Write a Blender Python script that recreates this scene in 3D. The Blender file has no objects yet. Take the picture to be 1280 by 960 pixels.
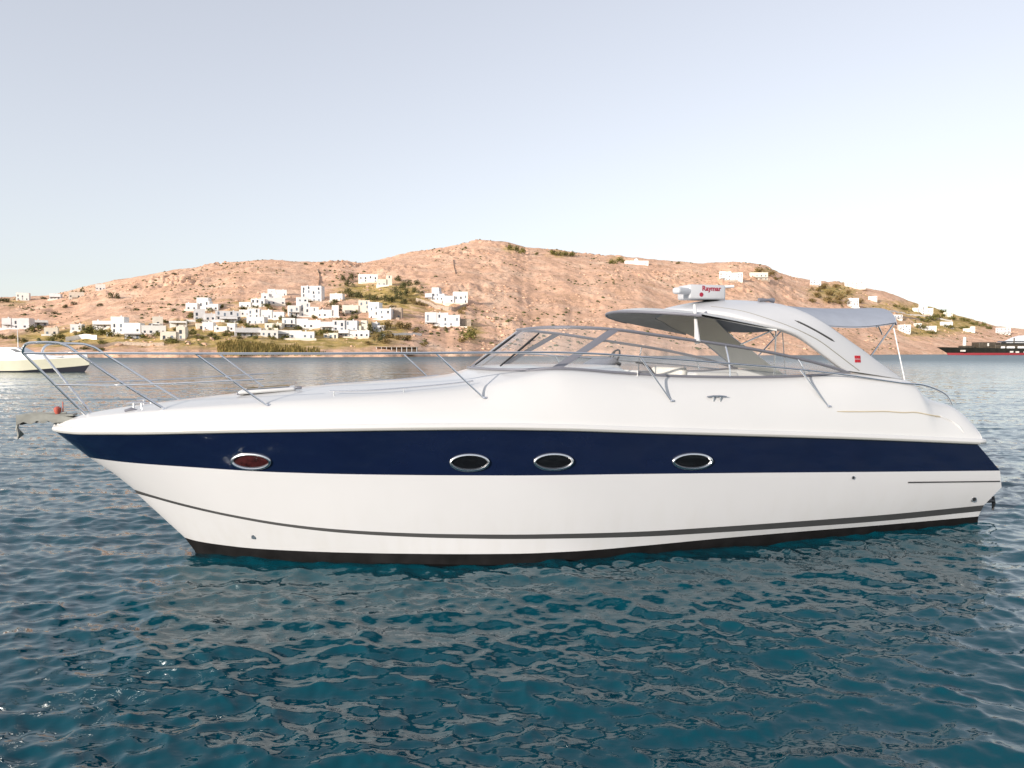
import bpy, bmesh, math, random
import numpy as np
from mathutils import Vector, Matrix

random.seed(7)
rng = np.random.RandomState(11)
S = bpy.context.scene
COL = S.collection

# ------------------------------------------------------------------ camera, world, sun, exposure
F = 924.0 / 1280.0                      # focal length in picture widths (about 26 mm on full frame)
CAMZ = 2.65
PITCH = math.atan(40.0 / 924.0)
cam_d = bpy.data.cameras.new('camera')
cam = bpy.data.objects.new('camera', cam_d); COL.objects.link(cam)
cam_d.sensor_fit = 'HORIZONTAL'; cam_d.sensor_width = 36.0; cam_d.lens = 36.0 * F
cam_d.clip_start = 0.1; cam_d.clip_end = 30000
cam.location = (0, 0, CAMZ); cam.rotation_euler = (math.pi / 2 - PITCH, 0, 0)
S.camera = cam

SUN_EL = math.radians(14)
SUN_DIR = Vector((-0.68, -0.73, 0)).normalized()      # horizontal direction towards the sun
SUN_ROT = math.atan2(SUN_DIR.x, SUN_DIR.y)
w = bpy.data.worlds.new('World'); S.world = w; w.use_nodes = True
nt = w.node_tree; nt.nodes.clear()
sky = nt.nodes.new('ShaderNodeTexSky'); sky.sky_type = 'NISHITA'; sky.sun_disc = False
sky.sun_elevation = SUN_EL; sky.sun_rotation = SUN_ROT % (2 * math.pi)
sky.altitude = 0; sky.air_density = 1.0; sky.dust_density = 0.8; sky.ozone_density = 2.2
bg = nt.nodes.new('ShaderNodeBackground'); bg.inputs['Strength'].default_value = 0.15
out = nt.nodes.new('ShaderNodeOutputWorld')
hs = nt.nodes.new('ShaderNodeHueSaturation'); hs.inputs['Hue'].default_value = 0.517; hs.inputs['Saturation'].default_value = 0.50   # pale, dusty evening air
nt.links.new(sky.outputs[0], hs.inputs['Color']); gm = nt.nodes.new('ShaderNodeGamma'); gm.inputs['Gamma'].default_value = 0.56                 # haze evens the sky out
nt.links.new(hs.outputs[0], gm.inputs[0]); nt.links.new(gm.outputs[0], bg.inputs[0]); nt.links.new(bg.outputs[0], out.inputs[0])
sun_d = bpy.data.lights.new('sun', 'SUN'); sun_d.energy = 2.0; sun_d.angle = math.radians(0.5)
sun_d.color = (1.0, 0.90, 0.80)
sun = bpy.data.objects.new('sun', sun_d); COL.objects.link(sun)
to_sun = Vector((SUN_DIR.x * math.cos(SUN_EL), SUN_DIR.y * math.cos(SUN_EL), math.sin(SUN_EL)))
sun.rotation_euler = to_sun.to_track_quat('Z', 'Y').to_euler(); sun.location = (-20, -10, 30)
S.view_settings.view_transform = 'Standard'; S.view_settings.look = 'None'
S.view_settings.gamma = 1; S.view_settings.use_curve_mapping = False
S.view_settings.exposure = 1.5
S.render.engine = 'CYCLES'
S.cycles.use_denoising = True
S.cycles.max_bounces = 8; S.cycles.transparent_max_bounces = 12
S.cycles.sample_clamp_indirect = 6
S.cycles.caustics_reflective = False; S.cycles.caustics_refractive = False

# ------------------------------------------------------------------ materials
def new_mat(name):
    m = bpy.data.materials.new(name); m.use_nodes = True
    n = m.node_tree.nodes; p = n.get('Principled BSDF')
    return m, m.node_tree, p
def mat(name, col, rough=0.5, metal=0.0, coat=0.0, var=0.0, vscale=3.0, bump=0.0, bscale=30.0, spec=0.5):
    m, t, p = new_mat(name)
    p.inputs['Base Color'].default_value = (*col, 1); p.inputs['Roughness'].default_value = rough
    p.inputs['Metallic'].default_value = metal; p.inputs['Coat Weight'].default_value = coat
    p.inputs['Coat Roughness'].default_value = 0.05
    p.inputs['Specular IOR Level'].default_value = spec
    if var or bump:
        tc = t.nodes.new('ShaderNodeTexCoord')
    if var:
        nz = t.nodes.new('ShaderNodeTexNoise'); nz.inputs['Scale'].default_value = vscale
        nz.inputs['Detail'].default_value = 5
        t.links.new(tc.outputs['Object'], nz.inputs['Vector'])
        r = t.nodes.new('ShaderNodeValToRGB')
        r.color_ramp.elements[0].position = 0.3; r.color_ramp.elements[1].position = 0.7
        r.color_ramp.elements[0].color = (*[c * (1 - var) for c in col], 1)
        r.color_ramp.elements[1].color = (*[min(1, c * (1 + var * .6)) for c in col], 1)
        t.links.new(nz.outputs['Fac'], r.inputs[0]); t.links.new(r.outputs[0], p.inputs['Base Color'])
    if bump:
        nb = t.nodes.new('ShaderNodeTexNoise'); nb.inputs['Scale'].default_value = bscale
        nb.inputs['Detail'].default_value = 3
        t.links.new(tc.outputs['Object'], nb.inputs['Vector'])
        b = t.nodes.new('ShaderNodeBump'); b.inputs['Strength'].default_value = bump
        b.inputs['Distance'].default_value = 0.02
        t.links.new(nb.outputs['Fac'], b.inputs['Height']); t.links.new(b.outputs[0], p.inputs['Normal'])
    return m
M = {}
M['gelcoat'] = mat('white_gelcoat', (0.625, 0.625, 0.62), 0.28, 0, 0.25, 0.02, 1.2)
M['gelcoat_hull'] = mat('white_hull_gelcoat', (0.635, 0.635, 0.645), 0.22, 0, 0.3, 0.025, 0.9)
M['arch'] = mat('pale_grey_gelcoat', (0.50, 0.51, 0.53), 0.35, 0, 0.2, 0.03, 1.5)
def hull_wear(m):
    t = m.node_tree; p = t.nodes['Principled BSDF']; src = p.inputs['Base Color'].links[0].from_socket
    tc = t.nodes.new('ShaderNodeTexCoord'); mp = t.nodes.new('ShaderNodeMapping'); mp.inputs['Scale'].default_value = (3.0, 3.0, 0.35)
    nz = t.nodes.new('ShaderNodeTexNoise'); nz.inputs['Scale'].default_value = 2.2; nz.inputs['Detail'].default_value = 6
    t.links.new(tc.outputs['Object'], mp.inputs[0]); t.links.new(mp.outputs[0], nz.inputs['Vector'])
    sx = t.nodes.new('ShaderNodeSeparateXYZ'); t.links.new(tc.outputs['Object'], sx.inputs[0])
    mr = t.nodes.new('ShaderNodeMapRange'); mr.inputs[1].default_value = 0.75; mr.inputs[2].default_value = 0.05; mr.inputs[3].default_value = 0.02; mr.inputs[4].default_value = 0.22
    t.links.new(sx.outputs['Z'], mr.inputs[0])
    rp = t.nodes.new('ShaderNodeValToRGB'); rp.color_ramp.elements[0].position = .42; rp.color_ramp.elements[1].position = .75
    t.links.new(nz.outputs['Fac'], rp.inputs[0])
    mu = t.nodes.new('ShaderNodeMath'); mu.operation = 'MULTIPLY'; t.links.new(rp.outputs[0], mu.inputs[0]); t.links.new(mr.outputs[0], mu.inputs[1])
    mx = t.nodes.new('ShaderNodeMix'); mx.data_type = 'RGBA'; t.links.new(mu.outputs[0], mx.inputs[0]); t.links.new(src, mx.inputs[6])
    mx.inputs[7].default_value = (0.50, 0.48, 0.42, 1); t.links.new(mx.outputs[2], p.inputs['Base Color'])
hull_wear(M['gelcoat_hull'])
M['navy'] = mat('navy_gelcoat', (0.005, 0.010, 0.036), 0.12, 0, 0.2, 0.10, 1.5)
M['boot'] = mat('dark_grey_boot_stripe', (0.05, 0.05, 0.05), 0.4, 0, 0, 0.12, 2)
M['antifoul'] = mat('black_antifouling', (0.010, 0.0095, 0.010), 0.85, 0, 0, 0.5, 4, spec=0.15)
M['rub'] = mat('cream_rub_rail', (0.62, 0.58, 0.50), 0.45)
M['rubinsert'] = mat('grey_rub_insert', (0.42, 0.42, 0.40), 0.4)
M['steel'] = mat('stainless_steel', (0.78, 0.78, 0.79), 0.22, 1.0)
M['frame'] = mat('grey_anodised_frame', (0.24, 0.24, 0.27), 0.35, 0.5)
M['black'] = mat('black_rubber', (0.015, 0.015, 0.016), 0.5)
M['porthole'] = mat('porthole_glass', (0.006, 0.006, 0.007), 0.04)
M['curtain'] = mat('red_curtain', (0.055, 0.012, 0.012), 0.1, 0, 0, 0.6, 14)
M['canvas'] = mat('grey_canvas', (0.56, 0.57, 0.575), 0.85, 0, 0, 0.10, 5, 0.25, 60)
M['canvas_blue'] = mat('blue_grey_canvas', (0.32, 0.35, 0.41), 0.85, 0, 0, 0.08, 4, 0.25, 60)
M['lining'] = mat('beige_arch_lining', (0.72, 0.70, 0.63), 0.55, 0, 0, 0.05, 3)
M['vinyl'] = mat('cream_vinyl', (0.72, 0.69, 0.63), 0.5, 0, 0, 0.04, 4)
M['teak'] = mat('teak_deck', (0.24, 0.14, 0.07), 0.6, 0, 0, 0.3, 8)
M['groove'] = mat('grey_groove', (0.25, 0.24, 0.21), 0.6)
M['ochre'] = mat('weathered_trim', (0.60, 0.52, 0.38), 0.6)
M['galv'] = mat('galvanised_anchor', (0.33, 0.33, 0.30), 0.55, 0.5, 0, 0.2, 12)
M['redplastic'] = mat('red_plastic', (0.45, 0.10, 0.07), 0.5)
M['logored'] = mat('red_badge', (0.40, 0.012, 0.02), 0.4)
M['letter'] = mat('red_lettering', (0.30, 0.015, 0.04), 0.5)
M['plaster'] = mat('white_plaster', (0.80, 0.78, 0.75), 0.9, 0, 0, 0.06, 0.4)
M['plaster_cream'] = mat('cream_plaster', (0.74, 0.68, 0.58), 0.9, 0, 0, 0.08, 0.4)
M['plaster_grey'] = mat('pale_grey_plaster', (0.66, 0.65, 0.65), 0.9, 0, 0, 0.10, 0.3)
M['boulder'] = mat('sandy_boulder', (0.64, 0.42, 0.29), 0.95, 0, 0, 0.3, 0.3)
M['stone'] = mat('dry_stone', (0.42, 0.34, 0.27), 0.95, 0, 0, 0.35, 1.2)
M['pane'] = mat('dark_window', (0.05, 0.06, 0.08), 0.15)
M['shutter'] = mat('blue_grey_shutter', (0.16, 0.20, 0.25), 0.6)
M['timber'] = mat('brown_timber', (0.12, 0.08, 0.05), 0.8, 0, 0, 0.3, 2)
M['cream_hull'] = mat('cream_hull', (0.66, 0.64, 0.50), 0.3, 0, 0.2, 0.05, 1)
M['white_paint'] = mat('white_boat_paint', (0.8, 0.8, 0.8), 0.35)
M['navy_bottom'] = mat('navy_bottom_paint', (0.02, 0.022, 0.035), 0.6)
M['ship_hull'] = mat('dark_olive_hull', (0.022, 0.022, 0.017), 0.4, 0, 0, 0.3, 0.3)
M['ship_red'] = mat('red_boot_paint', (0.30, 0.035, 0.045), 0.6)
M['ship_brown'] = mat('brown_superstructure', (0.075, 0.06, 0.042), 0.5, 0, 0, 0.4, 0.5)
M['bark'] = mat('bark', (0.10, 0.075, 0.05), 0.9)
def leafmat(name, a, b):
    m, t, p = new_mat(name)
    p.inputs['Roughness'].default_value = 0.8; p.inputs['Specular IOR Level'].default_value = 0.2
    g = t.nodes.new('ShaderNodeTexNoise'); g.inputs['Scale'].default_value = 0.8; g.inputs['Detail'].default_value = 4
    tc = t.nodes.new('ShaderNodeTexCoord'); t.links.new(tc.outputs['Object'], g.inputs['Vector'])
    r = t.nodes.new('ShaderNodeValToRGB'); r.color_ramp.elements[0].position = .35; r.color_ramp.elements[1].position = .65
    r.color_ramp.elements[0].color = (*a, 1); r.color_ramp.elements[1].color = (*b, 1)
    t.links.new(g.outputs['Fac'], r.inputs[0]); t.links.new(r.outputs[0], p.inputs['Base Color'])
    return m
M['leaf'] = leafmat('olive_foliage', (0.085, 0.088, 0.025), (0.20, 0.175, 0.050))
M['leaf_dark'] = leafmat('dark_foliage', (0.06, 0.066, 0.026), (0.125, 0.115, 0.045))
M['leaf_dry'] = leafmat('dry_foliage', (0.16, 0.115, 0.045), (0.27, 0.19, 0.075))
M['leaf_reed'] = leafmat('reeds', (0.20, 0.17, 0.05), (0.40, 0.28, 0.10))
def glassmat():
    m = bpy.data.materials.new('clear_glass'); m.use_nodes = True; t = m.node_tree; t.nodes.clear()
    o = t.nodes.new('ShaderNodeOutputMaterial'); mx = t.nodes.new('ShaderNodeMixShader')
    tr = t.nodes.new('ShaderNodeBsdfTransparent'); tr.inputs[0].default_value = (0.96, 0.975, 0.98, 1)
    gl = t.nodes.new('ShaderNodeBsdfGlossy'); gl.inputs['Roughness'].default_value = 0.02
    fr = t.nodes.new('ShaderNodeFresnel'); fr.inputs['IOR'].default_value = 1.5
    ge = t.nodes.new('ShaderNodeNewGeometry'); mr = t.nodes.new('ShaderNodeMapRange')          # same sheen from both faces of the pane
    mr.inputs[3].default_value = 1.5; mr.inputs[4].default_value = 1 / 1.5
    t.links.new(ge.outputs['Backfacing'], mr.inputs[0]); t.links.new(mr.outputs[0], fr.inputs['IOR'])
    t.links.new(fr.outputs[0], mx.inputs[0]); t.links.new(tr.outputs[0], mx.inputs[1])
    t.links.new(gl.outputs[0], mx.inputs[2]);     df = t.nodes.new('ShaderNodeBsdfDiffuse'); df.inputs[0].default_value = (.8, .8, .8, 1)     # whitening of bright sky reflected in the pane, put in as white diffuse
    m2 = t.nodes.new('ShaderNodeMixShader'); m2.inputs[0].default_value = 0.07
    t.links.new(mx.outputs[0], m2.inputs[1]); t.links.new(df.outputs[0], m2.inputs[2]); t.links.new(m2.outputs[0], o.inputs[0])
    return m
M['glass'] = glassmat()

# ------------------------------------------------------------------ object helpers
def link(o, parent=None):
    COL.objects.link(o)
    if parent is not None: o.parent = parent
    return o
def tag(o, label=None, cat=None, group=None, kind=None):
    if label: o['label'] = label
    if cat: o['category'] = cat
    if group: o['group'] = group
    if kind: o['kind'] = kind
    return o
def empty(name, loc, rz=0.0):
    o = bpy.data.objects.new(name, None); o.empty_display_size = 0.5
    o.location = loc; o.rotation_euler = (0, 0, rz); return link(o)
def obj(name, verts, faces, mats, parent=None, smooth=True, fm=None, auto=None):
    me = bpy.data.meshes.new(name)
    me.from_pydata([tuple(map(float, v)) for v in verts], [], [tuple(int(i) for i in f) for f in faces])
    if not isinstance(mats, (list, tuple)): mats = [mats]
    for m in mats: me.materials.append(m)
    if fm is not None: me.polygons.foreach_set('material_index', np.array(fm, dtype=np.int32))
    bm = bmesh.new(); bm.from_mesh(me)
    bmesh.ops.recalc_face_normals(bm, faces=bm.faces); bm.to_mesh(me); bm.free()
    if smooth:
        me.polygons.foreach_set('use_smooth', np.ones(len(me.polygons), dtype=bool))
        if auto is not None: me.set_sharp_from_angle(angle=math.radians(auto))
    me.update()
    o = bpy.data.objects.new(name, me); return link(o, parent)
class MB:
    """collects shapes into one mesh"""
    def __init__(s): s.v = []; s.f = []; s.m = []
    def add(s, vs, fs, mi=0):
        b = len(s.v); s.v += [tuple(v) for v in vs]
        s.f += [tuple(i + b for i in f) for f in fs]; s.m += [mi] * len(fs); return s
    def box(s, x0, x1, y0, y1, z0, z1, mi=0):
        v = [(x, y, z) for z in (z0, z1) for y in (y0, y1) for x in (x0, x1)]
        return s.add(v, [(0, 2, 3, 1), (4, 5, 7, 6), (0, 1, 5, 4), (2, 6, 7, 3), (0, 4, 6, 2), (1, 3, 7, 5)], mi)
    def tube(s, pts, r, n=8, mi=0, closed=False):
        pts = [Vector(p) for p in pts]; k = len(pts)
        rr = r if isinstance(r, (list, tuple)) else [r] * k
        vs = []; up = None
        for i, p in enumerate(pts):
            a = pts[(i - 1) % k] if closed or i > 0 else p
            b = pts[(i + 1) % k] if closed or i < k - 1 else p
            t = (b - a).normalized()
            if up is None:
                up = t.orthogonal().normalized()
            up = (up - t * up.dot(t)).normalized(); sd = t.cross(up)
            for j in range(n):
                q = 2 * math.pi * j / n
                vs.append(p + (up * math.cos(q) + sd * math.sin(q)) * rr[i])
        fs = []
        for i in range(k if closed else k - 1):
            for j in range(n):
                a = i * n + j; b = i * n + (j + 1) % n; c = ((i + 1) % k) * n
                fs.append((a, b, c + (j + 1) % n, c + j))
        if not closed:
            fs.append(tuple(range(n))[::-1]); fs.append(tuple((k - 1) * n + j for j in range(n)))
        return s.add(vs, fs, mi)
    def grid(s, rows, mi=0, close_v=False):
        """rows: list of equal-length point lists"""
        nr = len(rows); nc = len(rows[0]); vs = [p for r in rows for p in r]; fs = []
        for i in range(nr - 1):
            for j in range(nc - 1 if not close_v else nc):
                fs.append((i * nc + j, i * nc + (j + 1) % nc, (i + 1) * nc + (j + 1) % nc, (i + 1) * nc + j))
        return s.add(vs, fs, mi)
    def build(s, name, mats, parent=None, smooth=True, auto=35):
        return obj(name, s.v, s.f, mats, parent, smooth, s.m, auto)

def pchip(x, y, xq):
    x = np.asarray(x, float); y = np.asarray(y, float); h = np.diff(x); d = np.diff(y) / h
    m = np.zeros_like(y); m[0] = d[0]; m[-1] = d[-1]
    for i in range(1, len(x) - 1):
        if d[i - 1] * d[i] > 0:
            w1 = 2 * h[i] + h[i - 1]; w2 = h[i] + 2 * h[i - 1]
            m[i] = (w1 + w2) / (w1 / d[i - 1] + w2 / d[i])
    xq = np.clip(np.asarray(xq, float), x[0], x[-1])
    i = np.clip(np.searchsorted(x, xq) - 1, 0, len(x) - 2)
    t = (xq - x[i]) / h[i]
    return ((2*t**3 - 3*t**2 + 1) * y[i] + (t**3 - 2*t**2 + t) * h[i] * m[i]
            + (-2*t**3 + 3*t**2) * y[i+1] + (t**3 - t**2) * h[i] * m[i+1])

# sight line of the photograph (used to survey real positions from it)
CP, SP = math.cos(PITCH), math.sin(PITCH)
def ray(px, py):
    x = (px - 640) / 924.0; y = -(py - 480) / 924.0
    return np.array([x, CP + y * SP, -SP + y * CP])

# ------------------------------------------------------------------ value noise
_T = np.random.RandomState(3).rand(256, 256)
def vnoise(x, y):
    x = np.asarray(x, float); y = np.asarray(y, float)
    xi = np.floor(x).astype(int); yi = np.floor(y).astype(int); fx = x - xi; fy = y - yi
    fx = fx * fx * (3 - 2 * fx); fy = fy * fy * (3 - 2 * fy)
    a = _T[xi % 256, yi % 256]; b = _T[(xi + 1) % 256, yi % 256]
    c = _T[xi % 256, (yi + 1) % 256]; d = _T[(xi + 1) % 256, (yi + 1) % 256]
    return (a * (1 - fx) + b * fx) * (1 - fy) + (c * (1 - fx) + d * fx) * fy - 0.5
def fbm(x, y, o=5, g=0.5):
    s = 0; a = 1.0
    for i in range(o):
        s = s + a * vnoise(x * 2**i + 17.3 * i, y * 2**i + 5.1 * i); a *= g
    return s

# ------------------------------------------------------------------ sea
def ocean_tile(N, L, lp, wdir, seed, spread=0.25, kcut=200.):
    r = np.random.RandomState(seed)
    k = np.fft.fftfreq(N, L / N) * 2 * math.pi
    kx, ky = np.meshgrid(k, k, indexing='ij'); kk = np.sqrt(kx**2 + ky**2); kk[0, 0] = 1
    c = (kx * wdir[0] + ky * wdir[1]) / kk
    kp = 2 * math.pi / lp
    P = kk**-3.4 * np.exp(-(kp / kk)**2) * (spread + (1 - spread) * c**2) * np.exp(-(kk / kcut)**2)
    P[0, 0] = 0
    H = np.sqrt(P) * (r.randn(N, N) + 1j * r.randn(N, N))
    h = np.fft.ifft2(H).real
    dx = np.fft.ifft2(-1j * kx / kk * H).real; dy = np.fft.ifft2(-1j * ky / kk * H).real
    sx = np.gradient(h, L / N, axis=0); sy = np.gradient(h, L / N, axis=1)
    sc = 1.0 / math.sqrt((sx**2 + sy**2).mean())            # unit mean-square slope
    return h * sc, dx * sc, dy * sc
def tile_sample(A, L, x, y):
    N = A.shape[0]; u = (x / L % 1) * N; v = (y / L % 1) * N
    i = np.floor(u).astype(int) % N; j = np.floor(v).astype(int) % N; fu = u - np.floor(u); fv = v - np.floor(v)
    i1 = (i + 1) % N; j1 = (j + 1) % N
    return (A[i, j]*(1-fu) + A[i1, j]*fu)*(1-fv) + (A[i, j1]*(1-fu) + A[i1, j1]*fu)*fv

def build_sea():
    nr = 1250
    rr = np.concatenate([[0.6, 1.2, 1.8], np.geomspace(2.2, 6000, nr)])
    fa = np.linspace(-46, 46, 900)
    ba = np.concatenate([np.linspace(-180, -50, 60), fa, np.linspace(50, 176, 58)])
    th = np.radians(ba); n = len(th)
    R, T = np.meshgrid(rr, th, indexing='ij')
    X = R * np.sin(T); Y = R * np.cos(T)
    Z = np.zeros_like(X); DX = np.zeros_like(X); DY = np.zeros_like(X)
    specs = [(1024, 22.0, 0.95, (0.30, 0.95), 5, 0.155, 0.10, 40.),
             (1024, 9.7, 0.45, (-0.25, 0.97), 9, 0.150, 0.22, 90.),
             (512, 61.0, 6.0, (0.5, 0.85), 21, 0.022, 0.15, 60.)]
    for N, L, lp, wd, seed, slope, spread, kc in specs:
        ang = seed * 0.7; c, s = math.cos(ang), math.sin(ang)
        h, dx, dy = ocean_tile(N, L, lp, (wd[0] * c + wd[1] * s, -wd[0] * s + wd[1] * c), seed, spread, kc)
        wx, wy = X * c + Y * s, -X * s + Y * c
        # spectra are drawn in their own rotated frame
        fade = 1.0 / (1.0 + (R / (160.0 * lp))**2)
        Z += slope * fade * tile_sample(h, L, wx, wy)
        ddx = tile_sample(dx, L, wx, wy); ddy = tile_sample(dy, L, wx, wy)
        DX += slope * fade * (ddx * c - ddy * s); DY += slope * fade * (ddx * s + ddy * c)
    X = X - 1.1 * DX; Y = Y - 1.1 * DY; Z = Z - 0.035
    nR = len(rr)
    co = np.empty((nR * n + 1, 3), np.float32)
    co[:-1, 0] = X.ravel(); co[:-1, 1] = Y.ravel(); co[:-1, 2] = Z.ravel(); co[-1] = (0, 0, 0)
    i = np.arange(nR - 1)[:, None]; j = np.arange(n)[None, :]; j1 = (j + 1) % n
    q = np.stack([i * n + j, i * n + j1, (i + 1) * n + j1, (i + 1) * n + j], -1).reshape(-1, 4)[:, ::-1]
    me = bpy.data.meshes.new('sea')
    nf = len(q); tri = np.stack([np.full(n, nR * n), np.arange(n), (np.arange(n) + 1) % n], -1)[:, ::-1]
    me.vertices.add(len(co)); me.vertices.foreach_set('co', co.ravel())
    me.loops.add(nf * 4 + n * 3)
    me.loops.foreach_set('vertex_index', np.concatenate([q.ravel(), tri.ravel()]).astype(np.int32))
    me.polygons.add(nf + n)
    me.polygons.foreach_set('loop_start', np.concatenate([np.arange(nf) * 4, nf * 4 + np.arange(n) * 3]).astype(np.int32))
    me.update(calc_edges=True)
    me.polygons.foreach_set('use_smooth', np.ones(nf + n, dtype=bool))
    m, t, p = new_mat('sea_water')
    p.inputs['Base Color'].default_value = (0.001, 0.046, 0.066, 1)
    p.inputs['Roughness'].default_value = 0.035; p.inputs['IOR'].default_value = 1.33; p.inputs['Specular Tint'].default_value = (0.70, 0.97, 1.0, 1)
    tc = t.nodes.new('ShaderNodeTexCoord')
    def noise(sc, det, sx, sy, rot):
        mp = t.nodes.new('ShaderNodeMapping'); mp.inputs['Scale'].default_value = (sx, sy, 1)
        mp.inputs['Rotation'].default_value = (0, 0, rot)
        nz = t.nodes.new('ShaderNodeTexNoise'); nz.inputs['Scale'].default_value = sc; nz.inputs['Detail'].default_value = det
        t.links.new(tc.outputs['Object'], mp.inputs[0]); t.links.new(mp.outputs[0], nz.inputs['Vector']); return nz
    n0 = noise(0.16, 4, 0.45, 1.3, 0.1); n1 = noise(1.1, 4, 0.55, 1.2, 0.15); n2 = noise(7.0, 3, 0.7, 1.2, -0.3)
    b1 = t.nodes.new('ShaderNodeBump'); b1.inputs['Strength'].default_value = 0.55; b1.inputs['Distance'].default_value = 0.10
    b2 = t.nodes.new('ShaderNodeBump'); b2.inputs['Strength'].default_value = 0.30; b2.inputs['Distance'].default_value = 0.02
    t.links.new(n1.outputs['Fac'], b1.inputs['Height']); t.links.new(n2.outputs['Fac'], b2.inputs['Height'])
    b0 = t.nodes.new('ShaderNodeBump'); b0.inputs['Strength'].default_value = 0.9; b0.inputs['Distance'].default_value = 0.65
    t.links.new(n0.outputs['Fac'], b0.inputs['Height']); t.links.new(b0.outputs[0], b1.inputs['Normal'])
    t.links.new(b1.outputs[0], b2.inputs['Normal']); t.links.new(b2.outputs[0], p.inputs['Normal'])
    # ripples finer than the mesh out in the bay: rougher water away from the lee of the boat
    ln = t.nodes.new('ShaderNodeVectorMath'); ln.operation = 'LENGTH'; t.links.new(tc.outputs['Object'], ln.inputs[0])
    rr_ = t.nodes.new('ShaderNodeMapRange'); rr_.interpolation_type = 'SMOOTHSTEP'
    rr_.inputs[1].default_value = 8; rr_.inputs[2].default_value = 320; rr_.inputs[3].default_value = 0.05; rr_.inputs[4].default_value = 0.36
    t.links.new(ln.outputs['Value'], rr_.inputs[0]); t.links.new(rr_.outputs[0], p.inputs['Roughness'])
    me.materials.append(m)
    o = bpy.data.objects.new('sea', me); link(o); tag(o, kind='structure')
build_sea()

# ------------------------------------------------------------------ the hill across the bay
RX = [-900, -300, 0, 20, 60, 90, 130, 170, 220, 260, 300, 330, 370, 400, 430, 450, 480, 520, 560, 590, 610, 630, 660, 690, 720,
      760, 790, 830, 880, 920, 950, 975, 1000, 1040, 1080, 1110, 1130, 1150, 1170, 1200, 1230, 1250, 1280, 1400, 1700, 2300]
RY = [415, 395, 375, 374, 372, 366, 357, 349, 341, 336, 331, 328, 329, 330, 329, 331, 326, 318, 311, 306, 304, 305, 312, 314, 318,
      323, 324, 328, 331, 330, 333, 345, 350, 355, 362, 368, 376, 383, 388, 397, 405, 410, 413, 420, 428, 434]
def terr(a, D):
    """height of the land at bearing a = x/y and distance D = y"""
    px = 640 + 924 * a
    yr = pchip(RX, RY, px)
    Ds = np.interp(px, [-900, 0, 250, 480, 620, 800, 1000, 1150, 1280, 1600, 2300], [420, 350, 360, 400, 470, 520, 640, 800, 900, 900, 900])
    Dr = np.interp(px, [-900, 0, 300, 440, 600, 800, 960, 1000, 1150, 1280, 2300], [900, 900, 900, 960, 1150, 1150, 1180, 1250, 1350, 1300, 1300])
    Ds = Ds + 16 * fbm(px / 45.0, px * 0 + 3.3, 4)
    Hr = CAMZ + (440 - yr) / 924.0 * Dr
    t = (D - Ds) / (Dr - Ds)
    tc = np.clip(t, 0, 1)
    prof = 0.78 * tc + 0.22 * tc * tc * (3 - 2 * tc)
    h = Hr * prof
    x = a * D
    env = np.clip(np.sin(np.pi * np.clip(t, 0, 1)) , 0, 1)
    rough = fbm(x / 90.0, D / 130.0, 5) * 6 * env * np.clip(Hr / 100, .2, 1) + fbm(x / 14.0, D / 18.0, 4, .6) * 1.5 * np.clip(tc * 6, 0, 1)
    rough = rough + np.abs(fbm(x / 38.0, D / 60.0, 3)) * -3.5 * env * np.clip(Hr / 100, .2, 1)
    crag = np.clip(fbm(x / 70.0 + 9, D / 90.0, 3) * 2.2 - .15, 0, 1)
    rough = rough + crag * (0.5 - np.abs(fbm(x / 9.0 + 4, D / 12.0, 4, .6))) * 7.5 * np.clip(tc * 3, 0, 1) * np.clip(Hr / 100, .3, 1)
    h = h + rough
    h = h + np.clip(t, 0, 0.012) / 0.012 * 2.2            # little bank at the shore
    back = np.clip(t - 1, 0, 3)
    h = np.where(t > 1, np.maximum(Hr * (1 - 0.9 * back), -2) + rough, h)
    return np.where(t < 0, np.maximum(t * 300, -6), h)
def survey(px, py):
    """where the sight line meets the land"""
    d = ray(px, py); a = d[0] / d[1]
    D = np.linspace(300, 1500, 6000)
    z = CAMZ + D / d[1] * d[2]
    hit = np.nonzero(terr(np.full_like(D, a), D) >= z)[0]
    i = hit[0] if len(hit) else 5000
    return float(a * D[i]), float(D[i]), float(terr(np.array([a]), D[i:i+1])[0])

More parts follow.
